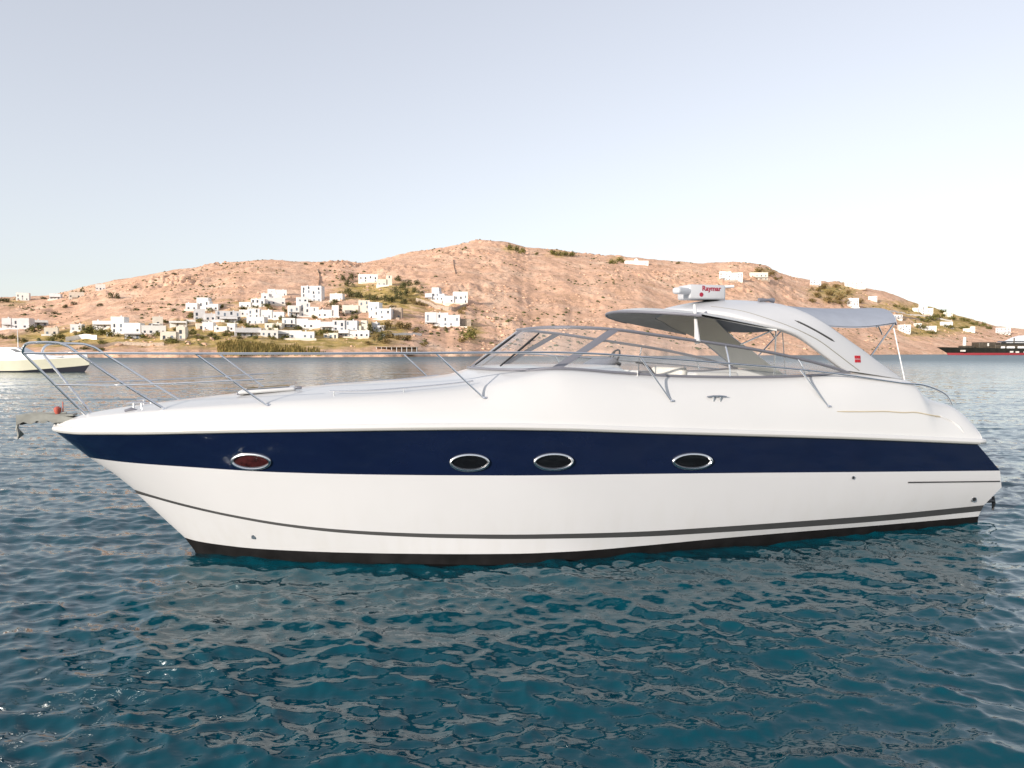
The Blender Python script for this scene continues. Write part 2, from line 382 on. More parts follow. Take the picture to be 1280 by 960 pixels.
# cover of shrubs and dry grass, regions surveyed from the photo (centre px, py, radii, weight)
VEG = [(60,425,70,16,1),(130,415,60,16,1),(250,415,60,20,.9),(330,430,120,10,1.1),(300,385,70,16,.5),(450,365,40,14,1),(500,372,40,22,1.2),
       (470,415,60,20,1),(560,385,40,20,.45),(590,415,18,14,1.1),(400,420,60,14,.8),(180,420,60,12,.8),(345,405,60,14,.7),(640,312,20,6,.8),(700,318,24,7,.8),(770,325,16,5,.8),
       (1040,365,40,14,1.1),(1100,385,50,14,.6),(1160,390,40,16,1),(1200,405,40,14,1),(1150,415,40,12,.8),(955,340,22,7,.8),(20,378,26,8,.7),(80,385,40,10,.3)]
def build_hill():
    pxs = np.concatenate([np.linspace(-800, -40, 90), np.linspace(-30, 1310, 900), np.linspace(1325, 2200, 90)])
    A = (pxs - 640) / 924.0
    D = np.concatenate([np.linspace(300, 560, 120), np.linspace(563, 1420, 190), np.linspace(1440, 1900, 20)])
    AA, DD = np.meshgrid(A, D, indexing='ij')
    H = terr(AA, DD)
    v = np.stack([AA * DD, DD, H], -1).reshape(-1, 3)
    n0, n1 = AA.shape
    i = np.arange(n0 - 1)[:, None]; j = np.arange(n1 - 1)[None, :]
    q = np.stack([i * n1 + j, (i + 1) * n1 + j, (i + 1) * n1 + j + 1, i * n1 + j + 1], -1).reshape(-1, 4)
    me = bpy.data.meshes.new('hill')
    me.vertices.add(len(v)); me.vertices.foreach_set('co', v.astype(np.float32).ravel())
    me.loops.add(len(q) * 4); me.loops.foreach_set('vertex_index', q.ravel().astype(np.int32))
    me.polygons.add(len(q)); me.polygons.foreach_set('loop_start', (np.arange(len(q)) * 4).astype(np.int32))
    me.update(calc_edges=True); me.polygons.foreach_set('use_smooth', np.ones(len(q), dtype=bool))
    PX = 640 + 924 * v[:, 0] / v[:, 1]; PY = 440 - 924 * (v[:, 2] - CAMZ) / v[:, 1]
    g = np.zeros(len(v))
    for (cx, cy, rx, ry, wt) in VEG:
        g += wt * np.exp(-(((PX - cx) / rx)**2 + ((PY - cy) / ry)**2) * 1.3)
    at = me.attributes.new('grass_cover', 'FLOAT', 'POINT'); at.data.foreach_set('value', np.clip(g, 0, 1).astype(np.float32))
    m, t, p = new_mat('dry_hillside')
    p.inputs['Roughness'].default_value = 0.95; p.inputs['Specular IOR Level'].default_value = 0.1
    tc = t.nodes.new('ShaderNodeTexCoord')
    def noise(sc, det, ro=.6):
        nz = t.nodes.new('ShaderNodeTexNoise'); nz.inputs['Scale'].default_value = sc; nz.inputs['Detail'].default_value = det
        nz.inputs['Roughness'].default_value = ro
        t.links.new(tc.outputs['Object'], nz.inputs['Vector']); return nz
    def ramp(src, stops):
        r = t.nodes.new('ShaderNodeValToRGB'); e = r.color_ramp.elements
        while len(e) < len(stops): e.new(0.5)
        for k, (pos, c) in enumerate(stops): e[k].position = pos; e[k].color = (*c, 1) if len(c) == 3 else c
        t.links.new(src, r.inputs[0]); return r
    def mix(fac, a, b):
        x = t.nodes.new('ShaderNodeMix'); x.data_type = 'RGBA'
        t.links.new(fac, x.inputs[0])
        for s_, k in ((a, 6), (b, 7)):
            if isinstance(s_, tuple): x.inputs[k].default_value = (*s_, 1)
            else: t.links.new(s_, x.inputs[k])
        return x.outputs[2]
    base = ramp(noise(0.03, 8, .65).outputs['Fac'], [(0.28, (0.52, 0.32, 0.205)), (0.5, (0.74, 0.46, 0.315)), (0.7, (0.80, 0.57, 0.41))])
    rock = ramp(noise(0.16, 6, .7).outputs['Fac'], [(0.52, (0, 0, 0)), (0.66, (1, 1, 1))])
    c1 = mix(rock.outputs[0], base.outputs[0], (0.42, 0.27, 0.17))
    grass = ramp(noise(0.12, 6, .65).outputs['Fac'], [(0.3, (0.22, 0.18, 0.05)), (0.5, (0.48, 0.34, 0.12)), (0.68, (0.66, 0.47, 0.28))])
    an = t.nodes.new('ShaderNodeAttribute'); an.attribute_name = 'grass_cover'
    mm = t.nodes.new('ShaderNodeMath'); mm.operation = 'MULTIPLY_ADD'
    t.links.new(noise(0.08, 5).outputs['Fac'], mm.inputs[0]); mm.inputs[1].default_value = 1.6; mm.inputs[2].default_value = -1.1
    m2 = t.nodes.new('ShaderNodeMath'); m2.operation = 'ADD'; t.links.new(mm.outputs[0], m2.inputs[0]); t.links.new(an.outputs['Fac'], m2.inputs[1])
    m3 = t.nodes.new('ShaderNodeMath'); m3.operation = 'MULTIPLY'; m3.use_clamp = True
    t.links.new(m2.outputs[0], m3.inputs[0]); m3.inputs[1].default_value = 1.7
    c2 = mix(m3.outputs[0], c1, grass.outputs[0])
    t.links.new(c2, p.inputs['Base Color'])
    bp_ = t.nodes.new('ShaderNodeBump'); bp_.inputs['Strength'].default_value = 0.5; bp_.inputs['Distance'].default_value = 3.0
    t.links.new(noise(0.25, 6, .7).outputs['Fac'], bp_.inputs['Height']); t.links.new(bp_.outputs[0], p.inputs['Normal'])
    me.materials.append(m)
    tag(link(bpy.data.objects.new('hill', me)), kind='structure')
build_hill()

# ------------------------------------------------------------------ houses, walls and shrubs on the hill
HG = 'white houses on the hillside'
def house(x0, x1, y0, y1, kind, label, seed, wm='plaster'):
    r = random.Random(seed)
    X, D, Z = survey((x0 + x1) / 2, y1)
    k = D / 924.0
    Wd = (x1 - x0) * k * 1.06; Hh = (y1 - y0) * k * 1.12
    yaw = r.uniform(-.22, .22) - math.atan2(X, D) * .6
    W = Wd * .93; dep = max(5.0, min(9.0, W * .7))
    root = empty('house', (X, D + .3, Z), yaw); tag(root, label, 'house', HG)
    mb = MB(); fronts = []
    def blk(a, b, f, d, h0, h):
        """block from a..b across, front at f, depth d, up to h"""
        z0 = -3.0 if h0 <= 0 else h0 - .05
        mb.box(a, b, f, f + d, z0, h - .25)
        t = .28                                              # parapet
        mb.box(a - .04, b + .04, f - .04, f + t, h - .252, h); mb.box(a - .04, b + .04, f + d - t, f + d + .04, h - .252, h)
        mb.box(a - .04, a + t, f + t + .003, f + d - t - .003, h - .252, h - .004); mb.box(b - t, b + .04, f + t + .003, f + d - t - .003, h - .252, h - .004)
        fronts.append((a, b, f, max(h0, 0), h))
    h = W / 2
    if kind == 'cube':
        blk(-h, h, 0, dep, 0, Hh)
    elif kind == 'step':
        c = r.uniform(-.1, .25) * W; s = r.choice((-1, 1))
        if s > 0: blk(-h, c, 0, dep, 0, Hh * .62); blk(c + .004, h, .9, dep + 1, 0, Hh)
        else: blk(-h, -c, .9, dep + 1, 0, Hh); blk(-c + .004, h, 0, dep, 0, Hh * .62)
    elif kind == 'villa':
        blk(-h, -h + W * .36, -.8, dep, 0, Hh * .55); blk(-h + W * .36 + .004, -h + W * .72, .6, dep, 0, Hh * .72)
        blk(-h + W * .72 + .008, h, -.3, dep, 0, Hh * .5); blk(-h + W * .30, -h + W * .66, 2.6, dep, Hh * .5, Hh)
    elif kind == 'row':
        n = max(3, int(W / 7)); e = [-h + W * i / n for i in range(n + 1)]
        for i in range(n): blk(e[i] + .003 * i, e[i + 1], r.uniform(0, 1.4), dep, 0, Hh * r.uniform(.66, 1.0))
    elif kind == 'dome':
        blk(-h, h, 0, dep, 0, Hh * .62)
        n = 14; cx, cy, rr = 0, dep * .5, min(W, dep) * .38; z0 = Hh * .62 - .3
        mb.grid([[(cx + rr * math.cos(q) * math.cos(e), cy + rr * math.sin(q) * math.cos(e), z0 + (Hh * .38 + .3) * math.sin(e)) for q in np.linspace(0, 2 * math.pi, n)] for e in np.linspace(0, 1.5, 6)])
    elif kind == 'low':
        blk(-h, h, 0, min(dep, 5), 0, Hh)
    if wm == 'plaster': wm = r.choice(('plaster', 'plaster', 'plaster', 'plaster_cream', 'plaster_grey'))
    mb.build('wall', M[wm], root, False)
    if kind != 'dome' and Hh > 4:                         # low yard wall in front, a chimney on the roof
        m_ = MB(); o_ = r.uniform(-.2, .2) * W; m_.box(-h * .9 + o_, h * .8 + o_, -3.6, -3.2, -3, r.uniform(-.2, .7)); m_.build('yard_wall', M[r.choice(('stone', 'plaster', 'plaster_cream'))], root, False)
        a, b, f, z0, zt = r.choice(fronts); m_ = MB(); cx = r.uniform(a + .6, b - .6); m_.box(cx - .35, cx + .35, f + 1.4, f + 2.1, zt - .3, zt + .75); m_.build('chimney', M[wm], root, False)
    if kind in ('row', 'low', 'villa') and r.random() < .7:   # shaded pergola
        a, b, f, z0, zt = fronts[0]; z_ = min(z0 + 2.5, zt - .4)
        m_ = MB(); m_.box(a + .3, b - .3, f - 2.2, f - .05, z_, z_ + .14)
        for x_ in np.linspace(a + .5, b - .5, max(2, int((b - a) / 3))): m_.box(x_ - .09, x_ + .09, f - 2.1, f - 1.92, z0 - 2.5, z_ - .003)
        m_.build('pergola', M['timber'], root, False)
    for (a, b, f, z0, zt) in fronts:
        wd = b - a; hh = zt - z0
        if wd < 2 or hh < 2: continue
        fl = max(1, int(hh / 3.2)); n = max(1, min(4, int(wd / 3.0)))
        for q in range(fl):
            for i in range(n):
                if r.random() < .25: continue
                cx = a + wd * (i + .5) / n + r.uniform(-.2, .2); zb = z0 + q * 3.1 + (.9 if r.random() < .6 else 0.05)
                zt_ = min(zb + (1.3 if zb - int(zb) > .5 else 2.1), zt - .5)
                if zt_ - zb < .6: continue
                ww = r.uniform(.45, .7)
                m_ = MB(); m_.box(cx - ww, cx + ww, f - .06, f + .10, zb, zt_)
                door = zb - z0 - q * 3.1 < .3
                m_.build('door' if door else 'window', M['shutter' if r.random() < .45 else 'pane'], root, False)
    return root
HOUSES = [
 (3,34,398,411,'row','long white house at the far left behind the moored boat'),
 (21,35,367,375.5,'cube','white house on the skyline at the far left of the ridge'),
 (62,75,368,374.5,'low','low pale house on the left ridge between two skyline houses'),
 (87,104,366,372.5,'low','low white house on the left ridge below the tallest skyline house'),
 (120,131,356,362.5,'cube','small white cube house highest on the left ridge line'),
 (36,58,401,408,'low','low white house just above the round green bush at left'),
 (56,71,410.5,419,'cube','small cream cube house over the pulpit of the yacht'),
 (88,102,406,414,'cube','small white house right of the small cream cube house'),
 (116,140,402,411,'low','low white house with flat roof left of the tall stepped house'),
 (139,174,398,416,'step','tall white stepped house above the bow rail, left of the square tower house'),
 (191,203,397,407,'cube','square white tower house above the long low white house at left'),
 (178,206,408,418,'low','long low white house under the square tower house'),
 (201,230,410,424.5,'step','white two level house nearest the water on the left slope'),
 (186,199,405,411,'low','tiny white house wedged behind the long low white house'),
 (233,272,373.5,388,'villa','white villa at the top left of the village with a small upper storey'),
 (243,268,388,401,'step','white stepped house directly below the top left villa'),
 (270,300,390,401,'low','long white house right of the stepped house in the upper village'),
 (299,330,374.5,385,'step','white house high in the village on the grassy bank'),
 (327,352,362.5,374,'villa','highest white villa of the village, left of the big tower villa'),
 (334,356,373,381,'low','low white house just under the highest village villa'),
 (310,354,387,398,'row','white terrace row in the middle of the village'),
 (308,330,397,405.5,'cube','white cube house in front of the middle terrace row'),
 (268,293,405,414,'step','white house with dark openings low in the middle village'),
 (253,266,404,413,'cube','small grey white house beside a dark shrub low in the village'),
 (294,326,411,421.5,'low','bright long white house just above the reed bank'),
 (326,347,413.5,421,'low','low white annex between the two long houses above the reed bank'),
 (345,392,412,423.5,'row','long row of white units above the middle of the reed bank'),
 (376,402,359.5,377,'cube','white tower block on top of the biggest villa'),
 (361,398,374,395.5,'villa','biggest white villa in the village centre with stacked storeys'),
 (397,423,383,396.5,'step','white wing on the right of the biggest villa'),
 (353,400,398,410.5,'row','left half of the long white hotel row under the biggest villa'),
 (400,446,398.5,414,'row','right half of the long white hotel row under the biggest villa'),
 (444,465,402,416,'villa','white block of flats at the right end of the hotel row'),
 (423,461,412.5,422,'row','low white row in front of the block of flats'),
 (448,472,344,353,'low','long white house highest on the slope among dark trees'),
 (471,490,345.5,357,'step','white house right of the long house among dark trees'),
 (428,462,377,392,'step','pale house with a terrace right of the biggest villa'),
 (460,489,380,399,'step','white villa with a shaded side under the dark trees'),
 (488,502,386,398,'cube','brown stone house beside the white shaded villa','stone'),
 (531,556,361,376,'villa','white villa at the left of the walled hilltop terrace'),
 (554,585,366,378.5,'step','white house with a dark veranda on the walled terrace'),
 (531,575,391,408,'row','white villa row below the walled terrace, left of the big bush'),
 (569,589,397,408,'row','small stone and white house right of the lower villa row','stone'),
 (782,811,323.5,331,'dome','white domed house on the ridge behind the canopy'),
 (900,928,340,350.5,'row','white house row on the ridge right of the radar'),
 (938,960,341.5,349.5,'low','cream low house on the ridge above the arch'),
 (1013,1026,350,357,'cube','white cube house among shrubs above the blue grey bimini'),
 (1057,1079,353.5,360,'low','long low white house on the ridge right of the arch'),
 (1060,1073,374,384,'cube','small white house just above the bimini'),
 (1142,1165,379.5,393,'villa','white villa on the right slope at the skyline'),
 (1146,1170,405,413,'step','white house low on the right slope above the dark ship'),
 (1125,1138,407,416,'cube','small white house left of the low right slope house'),
 (246,270,405,412,'step','small white stepped house left of the low house with dark openings'),
 (300,312,388,395,'cube','small white cube house above the left end of the middle terrace row'),
 (330,352,403,411,'row','white house row between the middle terrace row and the long hotel'),
 (275,296,397,404,'low','flat white house below the long house of the upper village'),
 (365,384,384,391,'cube','white block in front of the biggest villa'),
 (212,232,402,409,'low','low white house at the left edge of the village, above the two level house'),
 (341,358,363,370,'cube','small white house right of the highest villa of the village'),
 (404,422,416,423,'row','white shore row at the right end of the reed bank'),
 (464,480,404,413,'step','white house right of the block of flats'),
 (156,176,417,424,'low','low white house under the tall stepped house at left'),
 (412,428,368,376,'cube','pale cube house between the biggest villa and the dark grove'),
 (1098,1109,388,394,'cube','tiny white house directly right of the end of the bimini'),
 (1176,1190,403,409,'low','low white house right of the stepped house on the right slope'),
 (1180,1190,391,396,'cube','tiny cream house high on the right slope under the skyline villa'),
 (1205,1218,409,414.5,'step','small white stepped house above the middle of the dark ship'),
 (1086,1096,371,376,'cube','tiny white house on the right ridge above the bimini end'),
 (1118,1128,394,399.5,'low','tiny low house between the two road walls on the right slope'),
 (1246,1262,410.5,418,'low','white house at the far right end of the headland'),
]
for i, hdef in enumerate(HOUSES):
    house(*hdef[:6], 100 + i, hdef[6] if len(hdef) > 6 else 'plaster')

# waterside taverna: dark veranda on posts
X, D, Z = survey(496, 439.5); k = D / 924
tv = empty('taverna', (X, D, Z), .05); tag(tv, 'dark waterside taverna with a flat canopy on posts at the shore', 'taverna')
W = 50 * k
m_ = MB(); m_.box(-W/2, W/2, 1.5, 6, -1.5, 2.4); m_.build('wall', M['timber'], tv, False)
m_ = MB(); m_.box(-W/2 - .6, W/2 + .6, -1.2, 6.4, 2.42, 2.75); m_.build('roof', M['stone'], tv, False)
for i in range(9):
    x = -W/2 + W * i / 8; m_ = MB(); m_.box(x - .12, x + .12, -1, -.76, -1.5, 2.41); m_.build('post', M['white_paint'], tv, False)

# retaining walls that follow the slope
def ground_z(x, y): return float(terr(np.array([x / y]), np.array([y]))[0])
WALLS = [
 ([(82,427),(100,424),(121,424.5)], 2.6, 'pale retaining wall on the left slope over the pulpit', 'plaster'),
 ([(110,434),(150,431),(205,432)], 1.6, 'long sandy wall near the left shore', 'stone'),
 ([(520,377),(540,384),(562,388),(583,385)], 3.2, 'curved stone terrace wall under the hilltop houses', 'stone'),
 ([(476,421),(505,419),(527,420)], 1.6, 'straight pale wall right of the hotel above the taverna', 'plaster'),
 ([(430,383),(446,384),(462,385)], 1.6, 'short wall under the pale house with a terrace', 'stone'),
 ([(1090,399),(1130,397.5),(1175,399.5)], 2.6, 'long pale road wall on the right slope', 'stone'),
 ([(566,325),(567,333),(569,343)], 1.4, 'dark field wall running straight down the central hill', 'stone'),
 ([(396,337),(399,346),(398,358)], 1.3, 'field wall running down to the biggest villa from the ridge', 'stone'),
 ([(1110,390),(1140,394),(1190,402)], 2.0, 'upper road wall on the right slope', 'plaster'),
 ([(233,402),(262,403.5),(290,404)], 1.5, 'short wall under the stepped house of the upper village', 'plaster'),
]
for pts, hgt, lab, mm_ in WALLS:
    P = [survey(*p) for p in pts]; q = smooth_pts = []
    k_ = np.arange(len(P)); tq = np.linspace(0, len(P) - 1, 18)
    xs = pchip(k_, [p[0] for p in P], tq); ys = pchip(k_, [p[1] for p in P], tq)
    zs = [ground_z(x, y) for x, y in zip(xs, ys)]
    m_ = MB()
    m_.grid([[(x, y + dy, z + dz) for x, y, z in zip(xs, ys, zs)] for dy, dz in ((0, -1.5), (0, hgt), (.5, hgt), (.5, -1.5))])
    tag(m_.build('retaining_wall', M[mm_], None, False), lab, 'wall', 'retaining walls on the hill')

# shrubs: a few shapes of leaf clumps, each shrub an object of its own
def leaf_cloud(seed, lobes, n, size):
    r = random.Random(seed); v = []; f = []
    L_ = [(r.uniform(-.55, .55), r.uniform(-.5, .5), r.uniform(.2, .75), r.uniform(.28, .5)) for _ in range(lobes)]
    for i in range(n):
        c = r.choice(L_); d = Vector((r.gauss(0, 1), r.gauss(0, 1), r.gauss(0, 1))).normalized()
        p = Vector(c[:3]) + d * c[3] * (r.random()**.35)
        if p.z < .02: p.z = r.uniform(.02, .15)
        nrm = (d + Vector((r.uniform(-.7, .7), r.uniform(-.7, .7), r.uniform(-.3, .9)))).normalized()
        a = nrm.orthogonal().normalized(); b = nrm.cross(a); s = size * r.uniform(.6, 1.3)
        q = r.uniform(0, 6.28); a, b = a * math.cos(q) + b * math.sin(q), b * math.cos(q) - a * math.sin(q)
        k = len(v); v += [p - a * s, p + b * s * .6, p + a * s, p - b * s * .6]; f.append((k, k + 1, k + 2, k + 3))
    return v, f
def shrub_mesh(name, seed, m, lobes=6, n=420, size=.085):
    v, f = leaf_cloud(seed, lobes, n, size); me = bpy.data.meshes.new(name)
    me.from_pydata([tuple(p) for p in v], [], f); me.materials.append(m); return me
CR = [[shrub_mesh('crown', 40 + 10 * j + i, M[mn], 5 + i) for i in range(4)] for j, mn in enumerate(('leaf', 'leaf_dark', 'leaf_dry'))]
tm_ = MB(); tm_.tube([(0, 0, -.3), (.02, .01, .25), (.05, -.02, .6)], [.07, .055, .02], 6)
trunk_me = bpy.data.meshes.new('trunk'); trunk_me.from_pydata(tm_.v, [], tm_.f); trunk_me.materials.append(M['bark'])
def shrub(px, py, wpx, hpx, tone, label, group, rnd):
    X, D, Z = survey(px, py); k = D / 924
    o = empty('shrub', (X, D, Z - .15), rnd.uniform(0, 6.28)); tag(o, label, 'shrub', group)
    c = bpy.data.objects.new('crown', rnd.choice(CR[tone])); link(c, o); c.scale = (wpx * k * .62, wpx * k * .55, hpx * k * .92)
    t = bpy.data.objects.new('trunk', trunk_me); link(t, o); t.scale = (wpx * k * .5, wpx * k * .5, hpx * k * .8)
BUSH = [
 ('green shrub on the left slope behind the pulpit and the moored boat', 'shrubs on the left slope', 0,
   [(44,415,22,11),(110,416,26,13),(126,419,22,12),(140,421,18,10),(75,424,18,9),(62,427,16,7),(180,423,14,8),(196,420,14,8),(128,430,18,6),(212,428,18,8),(98,420,14,8),(30,428,16,7),(8,424,20,9),(160,424,14,6),(104,437,20,5),(124,438,20,5)]),
 ('olive shrub between the white houses of the village', 'shrubs among the village houses', 0,
   [(250,403,12,7),(262,389,11,6),(285,404,12,6),(300,404,11,6),(322,397,12,6),(336,387,12,6),(352,400,12,6),(366,398,12,6),(375,412,12,6),(356,424,14,6),(340,424,12,6),(318,424,14,7),(300,424,12,6),(270,424,14,7),(248,424,14,6),(222,414,12,6),(392,398,12,6),(408,415,12,6),(435,416,12,6),(452,418,12,6),(384,377,10,6),(360,382,10,6),(340,376,10,5),(318,386,10,5),(444,392,12,6),(420,378,10,6),
    (240,398,14,9),(232,405,12,7),(296,401,13,9),(310,411,18,9),(318,413,16,9),(345,412,14,10),(338,416,12,8),(282,420,13,8),(290,421,10,8),(215,429,22,8),(240,418,16,7),(206,404,12,6),(256,398,10,6),(330,383,24,5),(306,387,18,5),(358,391,12,10),(425,402,14,6),(438,402,12,7),(400,418,20,8),(414,419,18,7),(445,399,12,7),(278,385,10,6),(393,420,12,6),(231,420,14,6),(265,420,12,6)]),
 ('dark green tree beside the white village houses', 'dark trees beside the village', 1,
   [(414,384,15,11),(424,394,12,10),(424,388,10,9),(370,412,9,7),(262,411,11,8),(298,421,8,6),(238,415,10,5),(466,418,14,16),(472,428,14,9),(240,396,9,8),(478,422,12,8)]),
 ('olive dark tree in the grove round the two highest hillside houses', 'grove round the highest hillside houses', 1,
   [(432,351,12,8),(440,350,12,9),(436,358,14,9),(432,368,14,9),(442,371,14,9),(452,373,15,10),(462,375,14,9),(472,376,14,9),(482,377,14,10),(490,378,15,11),(500,374,15,12),(507,370,14,12),(500,363,14,10),(510,358,14,10),(496,352,12,9),(516,366,12,9),(505,380,12,9),(492,386,12,6),(520,356,10,8),(494,368,12,10)]),
 ('yellowish shrub on the slope right of the hotel row', 'shrubs right of the hotel row', 2,
   [(478,412,16,9),(488,410,18,10),(500,411,18,11),(510,412,16,11),(486,422,18,9),(498,425,16,8),(510,426,16,9),(520,417,14,9),(470,424,14,9),(482,429,18,7),(530,432,14,6),(460,431,14,6)]),
 ('ochre shrub beside the terrace wall of the hilltop houses', 'shrubs by the terrace wall', 2,
   [(520,381,14,6),(530,383,12,6),(577,393,12,7),(580,388,12,6),(545,411,12,5),(560,412,12,5),(515,378,12,6)]),
 ('big round green bush on the bare slope left of the windscreen', 'big bush on the bare slope', 0, [(586,424,26,17),]),
 ('wispy bush at the foot of the big round bush', 'wispy bush', 2, [(577,428,14,8),]),
 ('olive shrub standing on the crest of the central hill', 'shrubs on the central crest', 0,
   [(638,313,10,10),(645,314,8,8),(652,317,14,9),(671,319,7,5),(690,318,12,8),(698,320,13,7),(708,320,12,7),(716,321,11,8),(766,330,14,7),(774,328,10,8),(780,329,8,5),(582,311,5,4),(848,330,8,4)]),
 ('dry shrub on the right ridge above the bimini', 'shrubs on the right ridge', 2,
   [(948,341,18,7),(962,345,14,6),(972,350,12,5),(1020,364,14,6),(1030,361,16,8),(1040,370,20,8),(1050,375,18,9),(1035,379,22,9),(1052,381,18,8),(1022,372,16,7),(1045,360,12,6),(1015,378,14,6),(1075,379,14,6),(1060,368,12,6)]),
 ('green shrub on the right slope above the dark ship', 'shrubs on the right slope', 0,
   [(1155,402,18,9),(1165,400,16,9),(1150,411,16,7),(1160,413,14,6),(1175,398,16,7),(1190,400,14,6),(1205,402,16,6),(1218,406,12,6),(1228,408,12,6),(1238,412,10,6),(1176,391,14,5),(1130,388,12,5),(1120,384,10,5),(1165,418,16,6),(1185,410,14,6),(1205,412,16,6)]),
 ('small dark scrub bush on the left ridge line', 'scrub on the left ridge', 1,
   [(8,378,18,7),(56,374,10,4),(102,366,8,5),(90,372,8,4),(140,373,16,9),(82,385,9,6),(92,381,8,5),(125,383,9,6),(170,388,8,4),(68,393,10,5),(168,360,8,4),(218,343,7,3),(382,331,6,4),(402,331,7,4),(413,334,6,3)]),
]
rn = random.Random(5)
for lab, grp, tone, items in BUSH:
    for (px, py, wp, hp) in items:
        shrub(px, py, wp, hp, tone, lab, grp, rn)
# reed bank by the water: one strip of reeds nobody could count
v = []; f = []; rb = random.Random(12)
for i in range(5200):
    px = rb.uniform(272, 432); top = np.interp(px, [272, 285, 330, 380, 420, 432], [3, 7, 11, 10, 8, 3]) * (1 + .7 * float(vnoise(px / 9.0, 2.2)))
    a = (px - 640) / 924; D = rb.uniform(352, 388)
    D0 = D; z = float(np.interp(0, [0], [0])) 
    hgt = top * D / 924 * rb.uniform(.5, 1.0) * .9
    x = a * D; lean = rb.uniform(-.5, .5); wd = rb.uniform(.15, .4)
    v.append((x, D, hgt, lean, wd))
xs = np.array([q[0] for q in v]); ys = np.array([q[1] for q in v]); zs = terr(xs / ys, ys)
vv = []
for (x, y, h_, ln, wd), z in zip(v, zs):
    if z < .6: continue
    k = len(vv); vv += [(x - wd, y, z - .3), (x + wd, y + .1, z - .3), (x + ln + wd * .3, y + .2, z + h_), (x + ln - wd * .3, y, z + h_ * .95)]; f.append((k, k + 1, k + 2, k + 3))
me = bpy.data.meshes.new('reed_bank'); me.from_pydata(vv, [], f); me.materials.append(M['leaf_reed'])
tag(link(bpy.data.objects.new('reed_bank', me)), 'ochre and olive reed bank along the shore under the village', 'reeds', kind='stuff')
# boulders and low scrub speckling the slopes, too many to count
def lump(r, c, s):
    t = (1 + 5**.5) / 2
    V = [(-1,t,0),(1,t,0),(-1,-t,0),(1,-t,0),(0,-1,t),(0,1,t),(0,-1,-t),(0,1,-t),(t,0,-1),(t,0,1),(-t,0,-1),(-t,0,1)]
    Fc = [(0,11,5),(0,5,1),(0,1,7),(0,7,10),(0,10,11),(1,5,9),(5,11,4),(11,10,2),(10,7,6),(7,1,8),(3,9,4),(3,4,2),(3,2,6),(3,6,8),(3,8,9),(4,9,5),(2,4,11),(6,2,10),(8,6,7),(9,8,1)]
    return [(c[0] + p[0] * s * r.uniform(.35, .7), c[1] + p[1] * s * r.uniform(.35, .7), c[2] + p[2] * s * r.uniform(.25, .5)) for p in V], Fc
for nm, n_, seed, m_, lab, cat in (('boulders', 3600, 21, M['boulder'], 'sandy boulders strewn over the bare hillside', 'rocks'), ('scrub', 4600, 22, M['leaf_dark'], 'low thorny scrub dotted over the bare hillside', 'scrub')):
    r = random.Random(seed); N0 = n_ * 3
    a = np.array([r.uniform(-.72, .72) for _ in range(N0)]); D = np.array([r.uniform(380, 1330) for _ in range(N0)])
    z = terr(a, D); keep = fbm(a * 22, D / 60.0 + seed, 4) > (.10 if nm == 'boulders' else .08)
    keep &= z > 4
    mb = MB()
    for ai, Di, zi in list(zip(a[keep], D[keep], z[keep]))[:n_]:
        s_ = (r.random()**2.6 * 1.7 + .35) * (1.0 if nm == 'boulders' else .9)
        mb.add(*lump(r, (ai * Di, Di, zi + .1), s_))
    me = bpy.data.meshes.new(nm); me.from_pydata(mb.v, [], mb.f); me.materials.append(m_)
    tag(link(bpy.data.objects.new(nm, me)), lab, cat, kind='stuff')


# ------------------------------------------------------------------ the motor yacht
# yacht frame: u metres aft of the bow tip, v metres to port of the centreline, z above the water
PSI = math.radians(15.7)
BOW = (-5.86, 9.415)
_a = np.array([math.cos(PSI), math.sin(PSI)]); _p = np.array([math.sin(PSI), -math.cos(PSI)])
def bp(px, py, v):
    d = ray(px, py)
    t = (v + _p @ np.array(BOW)) / (_p @ d[:2])
    P = t * d
    return float(_a @ (P[:2] - np.array(BOW))), CAMZ + float(P[2])
def L(u, v, z): return (float(u), float(-v), float(z))
def sstep(x): x = np.clip(x, 0, 1); return x * x * (3 - 2 * x)
def half(B, Be, Lf, p, q, u0):
    def f(u):
        s = np.clip((u - u0) / Lf, 0, 1)
        return 0.012 + (B - (B - Be) * sstep((u - 7.5) / 5.8)) * (1 - (1 - s)**p)**q
    return f
STEM = [(70, 540), (112, 572), (140, 590), (168, 612), (171, 617), (231, 672), (243, 688)]
